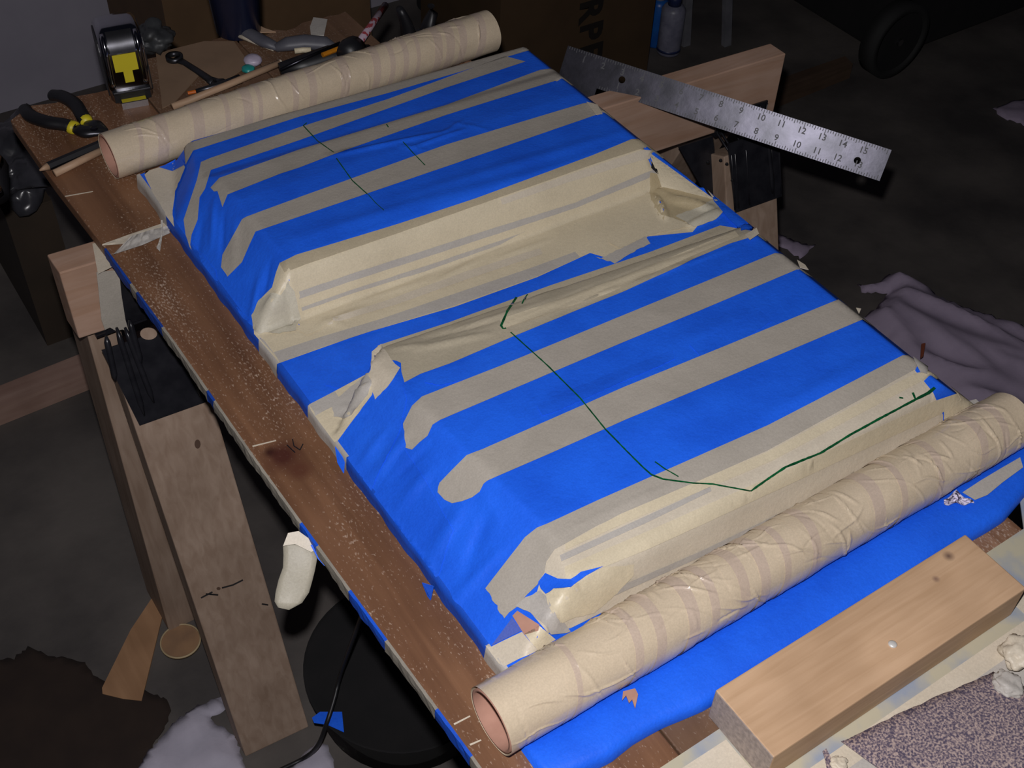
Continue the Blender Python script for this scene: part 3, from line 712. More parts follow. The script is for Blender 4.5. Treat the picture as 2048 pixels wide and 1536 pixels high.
band(S, [(880, 966), (905, 940), (934, 911), (966, 899), (1100, 840), (1250, 774), (1450, 693), (1676, 600)], [(876, 985), (890, 1000), (905, 1007), (925, 1003), (945, 995), (960, 984), (968, 968), (975, 962), (1100, 908), (1250, 841), (1450, 757), (1725, 640)], .0007, TANB, tf, seed=7)
# crest and front face
patch('masking_tape_cover', [(1062, 1225), (1076, 1180), (1085, 1148), (1085, 1100), (1096, 1048), (1195, 1002), (1535, 852), (1805, 712), (1865, 785), (1885, 830), (1884, 880), (1880, 905), (1600, 1040), (1300, 1180), (1200, 1226), (1140, 1256), (1095, 1265)], .0006, TANM, tf)
band(S, [(972, 1177), (985, 1160), (1051, 1075), (1075, 1056), (1096, 1048), (1195, 1002), (1535, 852), (1805, 712)], [(1010, 1237), (1020, 1225), (1034, 1215), (1055, 1190), (1076, 1170), (1090, 1145), (1094, 1124), (1110, 1100), (1195, 1052), (1535, 902), (1826, 742)], .0010, TANB, tf, seed=9)
band('tape_lap', [(1130, 1090), (1240, 1030), (1535, 905), (1830, 748)], [(1130, 1102), (1245, 1050), (1540, 925), (1840, 765)], .0014, TANY, tf)
band('tape_lap', [(1120, 1112), (1300, 1030), (1420, 975)], [(1124, 1124), (1300, 1044), (1422, 984)], .0014, TANG, tf, ext=False)
band('tape_lap', [(1130, 1135), (1300, 1062), (1560, 945), (1868, 800)], [(1135, 1165), (1300, 1095), (1560, 975), (1876, 828)], .0014, TANY, tf)
band('tape_lap', [(1215, 1180), (1400, 1100), (1640, 985), (1882, 862)], [(1220, 1192), (1400, 1112), (1640, 1000), (1882, 880)], .0016, TANG, tf)
patch('blue_patch', [(1079, 1165), (1093, 1147), (1118, 1158), (1142, 1160), (1160, 1146), (1205, 1133), (1170, 1152), (1142, 1172), (1110, 1178), (1093, 1192), (1084, 1178)], .0022, BLUE, tf)
patch('crumpled_tape', [(1093, 1192), (1110, 1178), (1142, 1174), (1205, 1135), (1265, 1128), (1264, 1150), (1225, 1190), (1186, 1224), (1150, 1232), (1120, 1245), (1105, 1225)], .0018, TANY, tf, 1.0, 14)
patch('crumpled_tape', [(1032, 1213), (1052, 1196), (1082, 1182), (1098, 1200), (1120, 1235), (1140, 1262), (1100, 1268), (1088, 1248), (1062, 1226)], .0016, TANG, tf, 1.0, 15)
# bits on the near left corner of the slab
patch('bare_wood', [(1026, 1232), (1036, 1222), (1080, 1250), (1078, 1262), (1050, 1270)], .0010, CARD, tf, label='bare pinkish wood showing between tapes')
patch('thin_tape', [(984, 1292), (1026, 1236), (1045, 1262), (1004, 1282)], .0012, tape('thin_blue', (0.10, 0.15, 0.55), (0.08, 0.13, 0.5), 0.5), tf, label='thin violet blue tape')
patch('corner_tape', [(971, 1300), (1005, 1283), (1045, 1264), (1074, 1300), (1010, 1333), (985, 1345), (975, 1320)], .0008, TANM, tf)
patch('corner_tape', [(1050, 1268), (1080, 1252), (1110, 1278), (1074, 1300)], .0010, TANY, tf)
V, F = [], []
for i, x in enumerate(np.linspace(0.2822, 0.7866, 60)):
    wv = 0.0003 * math.sin(x * 70)
    V += [(x, 0.398 if x < 0.352 else 0.3850, SLAB + 0.0013), (x, 0.3826, SLAB + 0.0006), (x, 0.3812 + wv, SLAB * 0.55), (x, 0.3810, 0.0006)]
for i in range(59):
    for k in range(3): q = i * 4 + k; F.append((q, q + 1, q + 5, q + 4))
mesh('front_edge_tape', V, F, TANG, tf, smooth=True)
BLUE3 = tape('blue_tape_second_layer', (0.0155, 0.142, 0.94), (0.011, 0.106, 0.77), 0.5, 0.45, 0.3)
BLUE4 = tape('blue_tape_rubbed', (0.018, 0.155, 0.98), (0.013, 0.118, 0.84), 0.5, 0.45, 0.3)
for pl_, m_ in (([(747, 990), (809, 899), (850, 960), (905, 1060), (880, 1140), (860, 1190), (800, 1100), (765, 1030)], BLUE3),
                ([(1075, 812), (1100, 795), (1250, 736), (1345, 700), (1350, 718), (1225, 772), (1120, 820), (1085, 832)], BLUE3),
                ([(1380, 690), (1520, 622), (1545, 640), (1470, 690), (1400, 712)], BLUE3),
                ([(690, 930), (755, 790), (798, 742), (812, 800), (800, 860), (750, 960), (735, 1010)], BLUE4),
                ([(860, 745), (1010, 700), (1052, 708), (980, 748), (880, 770), (850, 765)], BLUE4),
                ([(650, 770), (668, 745), (700, 740), (712, 760), (690, 778)], BLUE3),
                ([(380, 480), (430, 540), (440, 580), (500, 640), (470, 640), (400, 545)], BLUE3)):
    patch('blue_tape_layer', pl_, .0001, m_, tf, 1.0, 3)
# right end of slab
patch('crumpled_tape', [(1886, 800), (1930, 778), (1962, 800), (1975, 815), (1930, 830), (1890, 880), (1886, 840)], .0012, TANY, tf, 0.8, 17)
patch('torn_scrap', [(1822, 718), (1852, 738), (1852, 752), (1838, 748)], .0030, TANG, tf)
# torn scraps standing at the far edge of the strips
for pl_ in ([(1594, 520), (1610, 530), (1617, 540), (1600, 536)], [(1712, 616), (1722, 618), (1718, 628)], [(1173, 204), (1195, 210), (1205, 228), (1192, 230)], [(1490, 470), (1513, 456), (1518, 468), (1500, 480)]):
    c = hit([(pl_[0][0] - 8, pl_[0][1] + 22)])[0]; zz = float(H(c[0], c[1])) + 0.001
    v, f = prism([P(a, b, zz + 0.001 * i) for i, (a, b) in enumerate(pl_)], (0, 0, 0.0005)); mesh('torn_scrap', v, f, TANM, tf)
patch('blue_tape_strip', [(1428, 408), (1440, 398), (1480, 435), (1512, 460), (1482, 466), (1455, 440)], .0028, BLUE, tf)

# green marker lines
def ink(pxs, wd=0.0011, off=0.0024):
    d = hit(dens(pxs, 6)); 
    r = random.Random(len(pxs)); V, F = [], []
    n = len(d)
    X = d[:, 0]; Y = d[:, 1]; Z = H(X, Y) + off
    for i in range(n):
        a = d[max(i - 1, 0)]; b = d[min(i + 1, n - 1)]
        t = Vector((b[0] - a[0], b[1] - a[1])); t = t.normalized() if t.length > 0 else Vector((1, 0)); p = Vector((-t.y, t.x)) * wd * (0.75 + 0.35 * r.random()) * 0.5
        V += [(X[i] + p.x, Y[i] + p.y, Z[i]), (X[i] - p.x, Y[i] - p.y, Z[i])]
    for i in range(n - 1): F.append((2 * i, 2 * i + 1, 2 * i + 3, 2 * i + 2))
    o = mesh('marker_line', V, F, INK, tf); up_normals(o); return o
ink([(614, 249), (607, 255), (635, 285), (660, 303), (668, 308)], .0013)
ink([(673, 320), (705, 365), (735, 392)], .0013)
ink([(736, 392), (752, 410), (768, 424)], .0008)
ink([(773, 252), (777, 258)], .0012)
ink([(806, 287), (825, 308), (850, 334)], .0012)
ink([(1033, 598), (1015, 625), (1002, 655), (1006, 661), (1012, 660)], .0022)
ink([(1055, 592), (1048, 602), (1044, 611)], .0014)
ink([(1021, 668), (1095, 735), (1160, 800), (1210, 862), (1252, 905), (1285, 938), (1302, 953)], .0014)
ink([(1302, 953), (1325, 962), (1385, 970), (1425, 972), (1500, 986)], .0016)
ink([(1500, 986), (1530, 965), (1570, 938), (1640, 910), (1700, 873), (1760, 840), (1835, 800)], .0022)
ink([(1835, 800), (1855, 790), (1868, 779)], .0030)
ink([(1309, 927), (1330, 942), (1356, 957)], .0012)
ink([(1801, 798), (1801, 801)], .003)
ink([(1824, 789), (1830, 804)], .002)

# ================================================================ TUBES
def tube(name, label, xa, xb, ya, yb, r, zc0, turns, seed, crumple):
    t = thing(name, label, 'tube', (xa, ya, 0))
    ax = Vector((xb - xa, yb - ya, 0)); Lg = ax.length; ax.normalize(); sd_ = Vector((-ax.y, ax.x, 0)); upv = Vector((0, 0, 1))
    c0 = Vector((xa, ya, zc0))
    def pt(s, th, rad): return c0 + ax * s + (sd_ * math.cos(th) + upv * math.sin(th)) * rad
    # cardboard core
    V, F = [], []
    ns, nt = 12, 48
    R = r - 0.0016
    rings = [(s / ns * Lg, R) for s in range(ns + 1)] + [(Lg - s / ns * Lg, R - 0.0022) for s in range(ns + 1)]
    for s, rad in rings:
        for k in range(nt): V.append(pt(s, 2 * math.pi * k / nt, rad))
    m_ = len(rings)
    for i in range(m_):
        for k in range(nt): F.append((i * nt + k, i * nt + (k + 1) % nt, ((i + 1) % m_) * nt + (k + 1) % nt, ((i + 1) % m_) * nt + k))
    mesh('cardboard_core', V, F, CARD, t, smooth=True)
    rnd = random.Random(seed)
    pitch = Lg / turns
    cr = [(rnd.uniform(0.01, Lg - .01), rnd.uniform(0.0, 3.1), rnd.uniform(-0.3, 1.9), rnd.uniform(0.008, 0.028), rnd.uniform(0.00045, 0.0011), rnd.uniform(0.0006, 0.0017) * (1 if rnd.random() < .8 else -0.6), rnd.uniform(80, 200)) for _ in range(int(crumple))]
    def radf(S_, TH_):
        rad = np.zeros_like(S_)
        for q in range(5):
            k1, k2, k3 = 20 + 23 * q, 1 + q, seed * 1.7 + q * 2.1
            rad += 0.00028 / (1 + 0.4 * q) * np.sin(S_ * k1 + k3 + 1.3 * np.sin(TH_ * k2 + k3)) * np.cos(TH_ * k2 + k1)
        for (cs, ct, ca, cl_, cw, chh, wv) in cr:
            ds = S_ - cs; dt = (TH_ - ct) * r
            mk = (np.abs(ds) < 0.035) & (np.abs(dt) < 0.035)
            if not mk.any(): continue
            a1 = ds[mk]; b1 = dt[mk]; c_, s_ = math.cos(ca), math.sin(ca)
            u = a1 * c_ + b1 * s_; vv = -a1 * s_ + b1 * c_ + 0.0018 * np.sin(u * wv + cs * 50)
            rad[mk] += chh * np.exp(-(vv / cw) ** 2) * np.clip(1 - (u / cl_) ** 2, 0, 1)
        return rad
    def winding(s0, s1, lift, skew0, skew1, name, m, na, nb=200):
        TH_ = np.linspace(0, 2 * np.pi, nb, endpoint=False)[None, :].repeat(na + 1, 0)
        U = np.linspace(0, 1, na + 1)[:, None]
        S_ = s0 + (s1 - s0) * U + (skew0 + (skew1 - skew0) * U) * np.sin(TH_ + 0.4)
        S_ = np.clip(S_, 0, Lg); rad = r + lift + radf(S_, TH_)
        V = []
        for i in range(na + 1):
            for j in range(nb): V.append(pt(float(S_[i, j]), float(TH_[i, j]), float(rad[i, j])))
        F = [(i * nb + j, i * nb + (j + 1) % nb, (i + 1) * nb + (j + 1) % nb, (i + 1) * nb + j) for i in range(na) for j in range(nb)]
        mesh(name, V, F, m, t, smooth=True)
    SK = 0.008
    for k in range(turns):
        s0 = k * pitch - 0.0004; s1 = (k + 1) * pitch + rnd.uniform(0.001, 0.004)
        if k == 0: s0 = 0.0
        if k == turns - 1: s1 = Lg
        winding(s0, s1, 0.0002 * (k % 3), 0 if k == 0 else SK, 0 if k == turns - 1 else SK, 'tape_winding', TUBET, 18)
        if 0 < k < turns - 1 and rnd.random() < 0.75:
            q0 = k * pitch + rnd.uniform(0.002, 0.010)
            winding(q0, q0 + rnd.uniform(0.004, 0.013), 0.00065, SK, SK, 'thin_winding', TUBEP, 7)
    return t
tube('cardboard_tube', 'near cardboard tube wrapped in crumpled masking tape, open end towards the viewer', 0.2475, 0.789, 0.3530, 0.3530, 0.0262, 0.0280, 22, 3, 130)
tube('cardboard_tube', 'far cardboard tube wrapped in smoother masking tape beside the tools', 0.266, 0.760, 1.1330, 1.1480, 0.0252, 0.0262, 24, 8, 40)

# ================================================================ BLUE BATTEN in front of the near tube
bt = thing('blue_taped_batten', 'flat batten wrapped in bright blue tape along the near side of the tube', 'batten', (0.52, 0.31, 0))
xs = np.linspace(0.262, 0.80, 110); V, F = [], []
def batt_front(x): return float(np.interp(x, [0.262, 0.285, 0.31, 0.331, 0.359, 0.392, 0.45, 0.72, 0.75, 0.80], [0.302, 0.297, 0.293, 0.2945, 0.2935, 0.2895, 0.2885, 0.2895, 0.295, 0.305]))
for x in xs:
    f0 = batt_front(x) + 0.0008 * math.sin(x * 60); wv = 0.0012 * noise.noise(Vector((x * 18, 0, 0))); e = max(0, (0.285 - x) / 0.03)
    bk = 0.3285 - max(0, (x - 0.775)) * -0.1
    ring = [(x, f0, 0.0006), (x, f0 + 0.0004, 0.006), (x, f0 + 0.003, 0.0105 + wv), (x, f0 + 0.008, 0.0125 + wv), (x, (f0 + bk) / 2, 0.0125 + 1.5 * wv), (x, bk - 0.002, 0.0120), (x, bk + 0.006, 0.0075), (x, bk + 0.0145, 0.0006)]
    V += ring
n = len(xs)
for i in range(n - 1):
    for k in range(7): q = i * 8 + k; F.append((q, q + 1, q + 9, q + 8))
F.append(tuple(range(8))); F.append(tuple(range((n - 1) * 8, n * 8))[::-1])
mesh('blue_cover', V, F, BLUE, bt, smooth=True)
# tan sheet the tube's right end lies on
v, f = prism([(0.7285, 0.3465, 0.0003), (0.806, 0.3465, 0.0003), (0.812, 0.40, 0.0003), (0.79, 0.405, 0.0003), (0.79, 0.3805, 0.0003), (0.7285, 0.3805, 0.0003)], (0, 0, 0.0005)); mesh('tape_sheet', v, f, TANG, tf, label='grey tan masking tape sheet at the near right corner')
v, f = prism([P(a, b, 0.0136) for a, b in [(1925, 985), (1960, 962), (2000, 938), (2040, 915), (2046, 935), (2005, 965), (1975, 990), (1950, 1000)]], (0, 0, 0.0004)); mesh('tape_sheet', v, f, TANG, bt, label='grey tan tape on the right end of the batten')
# splinter of wood stuck under the tube
tag(mesh('wood_splinter', *prism([P(a, b, 0.0155) for a, b in [(1246, 1384), (1270, 1378), (1276, 1390), (1270, 1418), (1264, 1400), (1258, 1407), (1252, 1392), (1244, 1402)]], (0, 0, 0.001)), CARD), 'small pinkish splinter of wood on the blue batten beside the tube', 'splinter')
# crumpled white foil scrap at the right
V, F = [], []
for i in range(13):
    for j in range(9):
        a = (1888 + 60 * i / 12, 1008 + (-26 + 26 * abs(i - 5) / 8) * j / 8 + 3 * math.sin(i)); z = 0.0145 + 0.003 * (0.5 + noise.noise(Vector((i * .9, j * .9, 2))))
        V.append(P(a[0], a[1], z))
for i in range(12):
    for j in range(8): q = i * 9 + j; F.append((q, q + 1, q + 10, q + 9))
tag(mesh('lace_scrap', V, F, mat('white_scrap', (0.75, 0.70, 0.85), (0.10, 0.08, 0.14), 0.4, scale=350, lo=0.45, hi=0.5)), 'scrap of white speckled paper beside the right end of the near tube', 'scrap')

# ================================================================ PINE BLOCK + SCREW
bk_ = thing('pine_block', 'short pale pine board lying along the near side of the blue batten', 'board', (0.391, 0.222, 0.001))
v, f = box(0.391, 0.6505, 0.2225, 0.2835, 0.002, 0.038)
o = mesh('board', v, f, [PINE, PINE_END], bk_); bevel(o, 0.0012)
for p_ in o.data.polygons:
    if abs(p_.normal.x) > 0.9: p_.material_index = 1
sp_ = P(1785, 1289, 0.038)
tag(mesh('screw', *lathe(sp_.x, sp_.y, [(0.0032, 0), (0.0034, 0.0006), (0.0024, 0.0014), (0.0006, 0.0016)], 16, 0.0380), mat('bright_zinc', (0.85, 0.83, 0.80), None, 0.35, 0.3), smooth=True), 'small shiny screw head on top of the pine board', 'screw')
# ================================================================ TAPED BOARD under block, sandpaper, crumples
tb = thing('taped_board', 'thin board under the pine block covered with old masking tape stained blue', 'board', (0.6, 0.14, 0))
TB = mat('stained_masking', (0.50, 0.46, 0.34), (0.30, 0.34, 0.42), 0.5, scale=16, lo=0.38, hi=0.52, bump=0.2, bscale=60, detail=6)
v, f = prism([(0.322, 0.2705, 0.0003), (0.33, 0.05, 0.0003), (0.86, 0.05, 0.0003), (0.86, 0.30, 0.0003), (0.755, 0.302, 0.0003), (0.728, 0.2745, 0.0003), (0.55, 0.273, 0.0003)], (0, 0, 0.0014)); mesh('board', v, f, TB, tb)
for (x0, x1, y0, y1, m) in [(0.34, 0.39, 0.20, 0.262, TANM), (0.40, 0.86, 0.170, 0.198, TANG), (0.40, 0.70, 0.198, 0.213, TANM), (0.66, 0.86, 0.200, 0.235, TANM), (0.74, 0.85, 0.24, 0.28, TANG), (0.67, 0.80, 0.12, 0.165, TANY)]:
    v, f = box(x0, x1, y0, y1, 0.0018, 0.0022); mesh('masking_tape_strip', v, f, m, tb)
sp = thing('sandpaper', 'coarse speckled sheet of sandpaper at the near right corner', 'sandpaper', (0.52, 0.17, 0.003))
def quad_sheet(c00, c10, c11, c01, zf, m, parent, name, n1=24, n2=14, rag=0.0, seed=0):
    V, F = [], []; r = random.Random(seed)
    for j in range(n2 + 1):
        for i in range(n1 + 1):
            u = i / n1; s = j / n2
            x = (1 - s) * ((1 - u) * c00[0] + u * c10[0]) + s * ((1 - u) * c01[0] + u * c11[0])
            y = (1 - s) * ((1 - u) * c00[1] + u * c10[1]) + s * ((1 - u) * c01[1] + u * c11[1])
            if j in (0, n2) or i in (0, n1): x += r.uniform(-rag, rag); y += r.uniform(-rag, rag)
            V.append((x, y, zf(u, s)))
    for j in range(n2):
        for i in range(n1): q = j * (n1 + 1) + i; F.append((q, q + 1, q + n1 + 2, q + n1 + 1))
    o = mesh(name, V, F, m, parent, smooth=True); up_normals(o); solid(o, 0.0004); return o
a_, b_ = P(1682, 1484, .004), P(1988, 1344, .004)
quad_sheet((a_.x, a_.y), (b_.x, b_.y), (b_.x + 0.05, b_.y - 0.12), (a_.x + 0.03, a_.y - 0.13), lambda u, s: 0.0042 + 0.003 * math.sin(math.pi * u) + 0.0015 * math.sin(6 * s), GRIT, sp, 'grit_sheet', rag=0.0006)
sc2 = thing('sandpaper_scrap', 'narrow torn strip of sandpaper beside the left tip of the big sheet', 'sandpaper', P(1655, 1515, .004))
v, f = prism([P(a, b, .0035) for a, b in [(1645, 1503), (1652, 1498), (1664, 1520), (1672, 1545), (1655, 1545), (1650, 1520)]], (0, 0, 0.0008)); mesh('strip', v, f, GRIT, sc2)
def crumple_ball(name, label, c, r, m, seed, flat=0.7, cat='tape', amp=0.35, sub=4):
    bm = bmesh.new(); bmesh.ops.create_icosphere(bm, subdivisions=sub, radius=1)
    V = []
    for v in bm.verts:
        n = noise.noise(v.co * 1.6 + Vector((seed, seed, 0))) * amp + noise.noise(v.co * 4 + Vector((0, seed, 3))) * amp * 0.5
        q = v.co * (1 + n); V.append((c[0] + q.x * r, c[1] + q.y * r, max(c[2] + r * flat + q.z * r * flat, c[2] + .0004)))
    F = [tuple(x.index for x in f.verts) for f in bm.faces]; bm.free()
    o = mesh(name, V, F, m, smooth=True); return tag(o, label, cat)
crumple_ball('tape_wad', 'crumpled wad of masking tape right of the pine board, against the frame edge', P(2030, 1320, 0.003), 0.014, TANM, 3)
crumple_ball('tape_wad', 'flattened pale tape wad at the far corner of the sandpaper', P(2012, 1375, 0.003), 0.011, TANG, 5, 0.4)
crumple_ball('tape_wad', 'tiny cream tape wad beside the left tip of the sandpaper', P(1676, 1532, 0.003), 0.006, TANM, 9, 0.5)

# ================================================================ FRAMING SQUARE
Q = P(1209, 176, -0.0160); nq = -Vector(ray(1620, 290)).normalized()
Q = Q + nq * 0.0022
TL = PP(1136, 91, Q, nq); TR = PP(1783, 300, Q, nq)
ex = (TR - TL).normalized(); ey = nq.cross(ex).normalized()      # ey points up the blade face
Mq = Matrix.Identity(4)
for i in range(3): Mq[i][0] = ex[i]; Mq[i][1] = ey[i]; Mq[i][2] = nq[i]
Mq.translation = W(TL)
sq = thing('framing_square', 'worn steel carpenter square lying across the sawhorse beam', 'square', None, Mx=Mq)
IN = 0.0254; TH = 0.0016
def holeplate(outline, holes, th):
    pts = [Vector(p) for p in outline]; n = len(pts); ed = [(i, (i + 1) % n) for i in range(n)]
    for (hx, hy, hr) in holes:
        s = len(pts); k = 20
        pts += [Vector((hx + hr * math.cos(2 * math.pi * i / k), hy + hr * math.sin(2 * math.pi * i / k))) for i in range(k)]
        ed += [(s + i, s + (i + 1) % k) for i in range(k)]
    vo, eo, fo_, *_ = geometry.delaunay_2d_cdt(pts, ed, [], 1, 1e-7)
    F = []
    for f in fo_:
        cx = sum(vo[i].x for i in f) / len(f); cy = sum(vo[i].y for i in f) / len(f)
        if all((cx - hx) ** 2 + (cy - hy) ** 2 > hr * hr for hx, hy, hr in holes): F.append(f)
    V = [(v.x, v.y, 0) for v in vo]
    return V, F
wt, wbd = 1.5 * IN, 2.0 * IN
out = [(0, 0), (16.15 * IN, 0), (16.15 * IN, -wt), (wbd, -wt), (wbd, -0.20), (0, -0.20)]
V, F = holeplate(out, [(3.05 * IN, -0.019, 0.0042), (15.0 * IN - 0.0035, -0.0235, 0.0042)], TH)
o = mesh('blade', V, F, STEEL, sq, local=True); solid(o, TH, -1)
V, F = [], []
def tick(x, y0, y1, wd=0.0005):
    k = len(V); V.extend([(x - wd / 2, y0, 0.00015), (x + wd / 2, y0, 0.00015), (x + wd / 2, y1, 0.00015), (x - wd / 2, y1, 0.00015)]); F.append((k, k + 1, k + 2, k + 3))
for i in range(1, 16 * 8 + 1):
    x = i * IN / 8; l = 0.0065 if i % 8 == 0 else (0.005 if i % 4 == 0 else 0.0035)
    tick(x, -0.0002, -l, 0.0009)
for i in range(1, 14 * 8 + 1):
    x = wbd + i * IN / 8; l = 0.0065 if i % 8 == 0 else (0.005 if i % 4 == 0 else 0.0035)
    tick(x, -wt + 0.0002, -wt + l, 0.0009)
INKD = mat('stamped_marks', (0.03, 0.03, 0.04), None, 0.5)
g = mesh('graduations', V, F, INKD, sq, local=True); g['kind'] = 'stuff'
def text_mesh(s, size, m, parent, Mloc, name='lettering', align='CENTER', ext=0.0, bold=0.0):
    cu = bpy.data.curves.new('t', 'FONT'); cu.body = s; cu.size = size; cu.align_x = align; cu.align_y = 'CENTER'; cu.extrude = ext; cu.offset = bold; cu.resolution_u = 3
    ob = bpy.data.objects.new('t', cu); COL.objects.link(ob)
    dg = bpy.context.evaluated_depsgraph_get(); me = bpy.data.meshes.new_from_object(ob.evaluated_get(dg))
    bpy.data.objects.remove(ob)
    me.transform(Mloc); me.materials.clear(); me.materials.append(m)
    o = bpy.data.objects.new(name, me); COL.objects.link(o); o.parent = parent; return o
for k in range(1, 16):
    text_mesh(str(k), 0.0105, INKD, sq, Matrix.Translation((k * IN - 0.001, -0.0105, 0.00018)), 'numeral', bold=0.0002)
for k in range(1, 14):
    text_mesh(str(k), 0.0105, INKD, sq, Matrix.Translation((wbd + k * IN - 0.001, -wt + 0.0105, 0.00018)), 'numeral', bold=0.0002)

# ================================================================ TOOLS ON THE PLANKS
# tape measure: upright rounded case, chrome, yellow label, blade mouth and hook at the front foot
base = P(268, 203, 0.0005)
fd = Vector((-0.20, -1, 0)).normalized(); rt = Vector((-fd.y, fd.x, 0)) ; 
Mt = Matrix.Identity(4)
for i in range(3): Mt[i][0] = rt[i]; Mt[i][1] = -fd[i]; Mt[i][2] = (0, 0, 1)[i]
Mt = Mt @ Matrix.Scale(1.14, 4)
Mt.translation = W(base)
tm = thing('tape_measure', 'chrome tape measure standing upright with a yellow label', 'tape measure', None, Mx=Mt)
def prof_case(s=1.0, n=8):
    # side outline in (y back, z up): flat base, round top
    pts = [(0.0, 0.0), (0.062, 0.0)]
    for k in range(n + 1): a = -math.pi / 2 + k * math.pi / 2 / n; pts.append((0.056 + 0.012 * math.cos(a), 0.012 + 0.012 * math.sin(a)))
    for k in range(n + 1): a = k * math.pi / 2 / n; pts.append((0.040 + 0.028 * math.cos(a), 0.046 + 0.028 * math.sin(a)))
    for k in range(n + 1): a = math.pi / 2 + k * math.pi / 2 / n; pts.append((0.030 + 0.026 * math.cos(a), 0.048 + 0.026 * math.sin(a)))
    pts += [(0.002, 0.030), (0.0, 0.014)]
    return pts
pc = prof_case(); hw = 0.021
def inset(pts, d):
    cx, cy = 0.034, 0.037; return [(cx + (a - cx) * (1 - d), cy + (b - cy) * (1 - d)) for a, b in pts]
rings = [(-hw, inset(pc, 0.12)), (-hw + 0.003, inset(pc, 0.03)), (-hw + 0.007, pc), (hw - 0.007, pc), (hw - 0.003, inset(pc, 0.03)), (hw, inset(pc, 0.12))]
V, F = [], []; n = len(pc)
for x, r_ in rings: V += [(x, a, b) for a, b in r_]
for i in range(len(rings) - 1):
    for k in range(n): F.append((i * n + k, i * n + (k + 1) % n, (i + 1) * n + (k + 1) % n, (i + 1) * n + k))
F.append(tuple(range(n))); F.append(tuple(range((len(rings) - 1) * n, len(rings) * n))[::-1])
mesh('case', V, F, CHROME, tm, local=True, smooth=True)
for sx in (-1, 1):
    v, f = prism([(sx * (hw + 0.0002), a, b) for a, b in inset(pc, 0.2)], (sx * 0.001, 0, 0)); mesh('side_plate', v, f, BLACKP, tm, local=True)
fr = [(a, b) for a, b in pc if a < 0.03 and b > 0.012]; fr = sorted(fr, key=lambda t: t[1])
def onface(z):  # y of front face at height z
    c = sorted([(b, a) for a, b in pc if a < 0.031]); return float(np.interp(z, [q[0] for q in c], [q[1] for q in c]))
def face_strip(x0, x1, z0, z1, m, name, off=0.0006, n=8):
    V, F = [], []
    for i in range(n + 1):
        z = z0 + (z1 - z0) * i / n; yy = onface(z) - off; V += [(x0, yy, z + off * .5), (x1, yy, z + off * .5)]
    for i in range(n): F.append((2 * i, 2 * i + 1, 2 * i + 3, 2 * i + 2))
    return mesh(name, V, F, m, tm, local=True, smooth=True)
face_strip(-0.0115, 0.0115, 0.034, 0.052, YEL, 'yellow_label')
face_strip(-0.004, 0.005, 0.022, 0.034, YEL, 'yellow_tab')
face_strip(-0.0125, 0.0125, 0.053, 0.071, DARKM, 'lock_button', 0.0016)
v, f = box(-0.019, 0.019, -0.004, 0.003, 0.012, 0.0155); bevel(mesh('lip', v, f, DARKM, tm, local=True), 0.001)
v, f = box(-0.018, 0.018, -0.0025, 0.004, 0.003, 0.012); mesh('mouth', v, f, BLACKP, tm, local=True)
v, f = box(-0.012, 0.012, -0.010, 0.003, 0.005, 0.0062); mesh('blade', v, f, YEL, tm, local=True)
v, f = box(-0.013, 0.013, -0.0115, -0.010, -0.0003, 0.0068); mesh('hook', v, f, CHROME, tm, local=True)
for sx in (-1, 1):
    V2 = [(sx * 0.016, onface(z) - 0.0004, z) for z in np.linspace(0.02, 0.07, 14)]
    mesh('chrome_edge', *sweep(V2, 0.0024, 8, up=(1, 0, 0)), CHROME, tm, local=True, smooth=True)

# pliers
pz = 0.008
pl_ = thing('pliers', 'small cutting pliers with black handles and yellow bands at the left end of the plank', 'pliers', P(150, 235, 0))
h1 = curve_pts([P(48, 215, pz), P(62, 232, pz + .002), P(95, 244, pz + .003), P(128, 249, pz + .002), P(152, 256, pz)], 20)
h2 = curve_pts([P(100, 190, pz), P(125, 193, pz + .002), P(150, 208, pz + .003), P(163, 228, pz + .002), P(172, 244, pz)], 20)
rad = [0.0055] + [0.0075] * 3 + [0.0082] * 8 + [0.008] * 6 + [0.007] * 3
mesh('handle', *sweep(h1, rad, 14, 0.8), BLACKP, pl_, smooth=True)
mesh('handle', *sweep(h2, rad, 14, 0.8), BLACKP, pl_, smooth=True)
mesh('yellow_band', *sweep([P(137, 250, pz), P(146, 255, pz), P(152, 257, pz)], [0.0078, 0.0088, 0.0075], 14, 0.85), YEL, pl_, smooth=True)
mesh('yellow_band', *sweep([P(167, 234, pz), P(171, 240, pz), P(174, 246, pz)], [0.0072, 0.0078, 0.0065], 14, 0.85), YEL, pl_, smooth=True)
mesh('jaw', *sweep(curve_pts([P(150, 257, pz), P(170, 262, pz), P(190, 263, pz), P(212, 265, pz)], 10), [0.006, .0075, .009, .010, .0105, .010, .009, .0075, .006, .0045, .002], 12, 0.55), DARKM, pl_, smooth=True)
mesh('jaw', *sweep(curve_pts([P(173, 246, pz), P(185, 251, pz), P(200, 256, pz), P(214, 262, pz)], 10), [0.005, .006, .0075, .009, .010, .010, .0085, .007, .0055, .004, .002], 12, 0.55), DARKM, pl_, smooth=True)
pv = P(188, 258, pz + 0.004); mesh('pivot', *lathe(pv.x, pv.y, [(0.0042, 0), (0.0042, .0015), (0.003, .002)], 14, pv.z), STEEL, pl_)
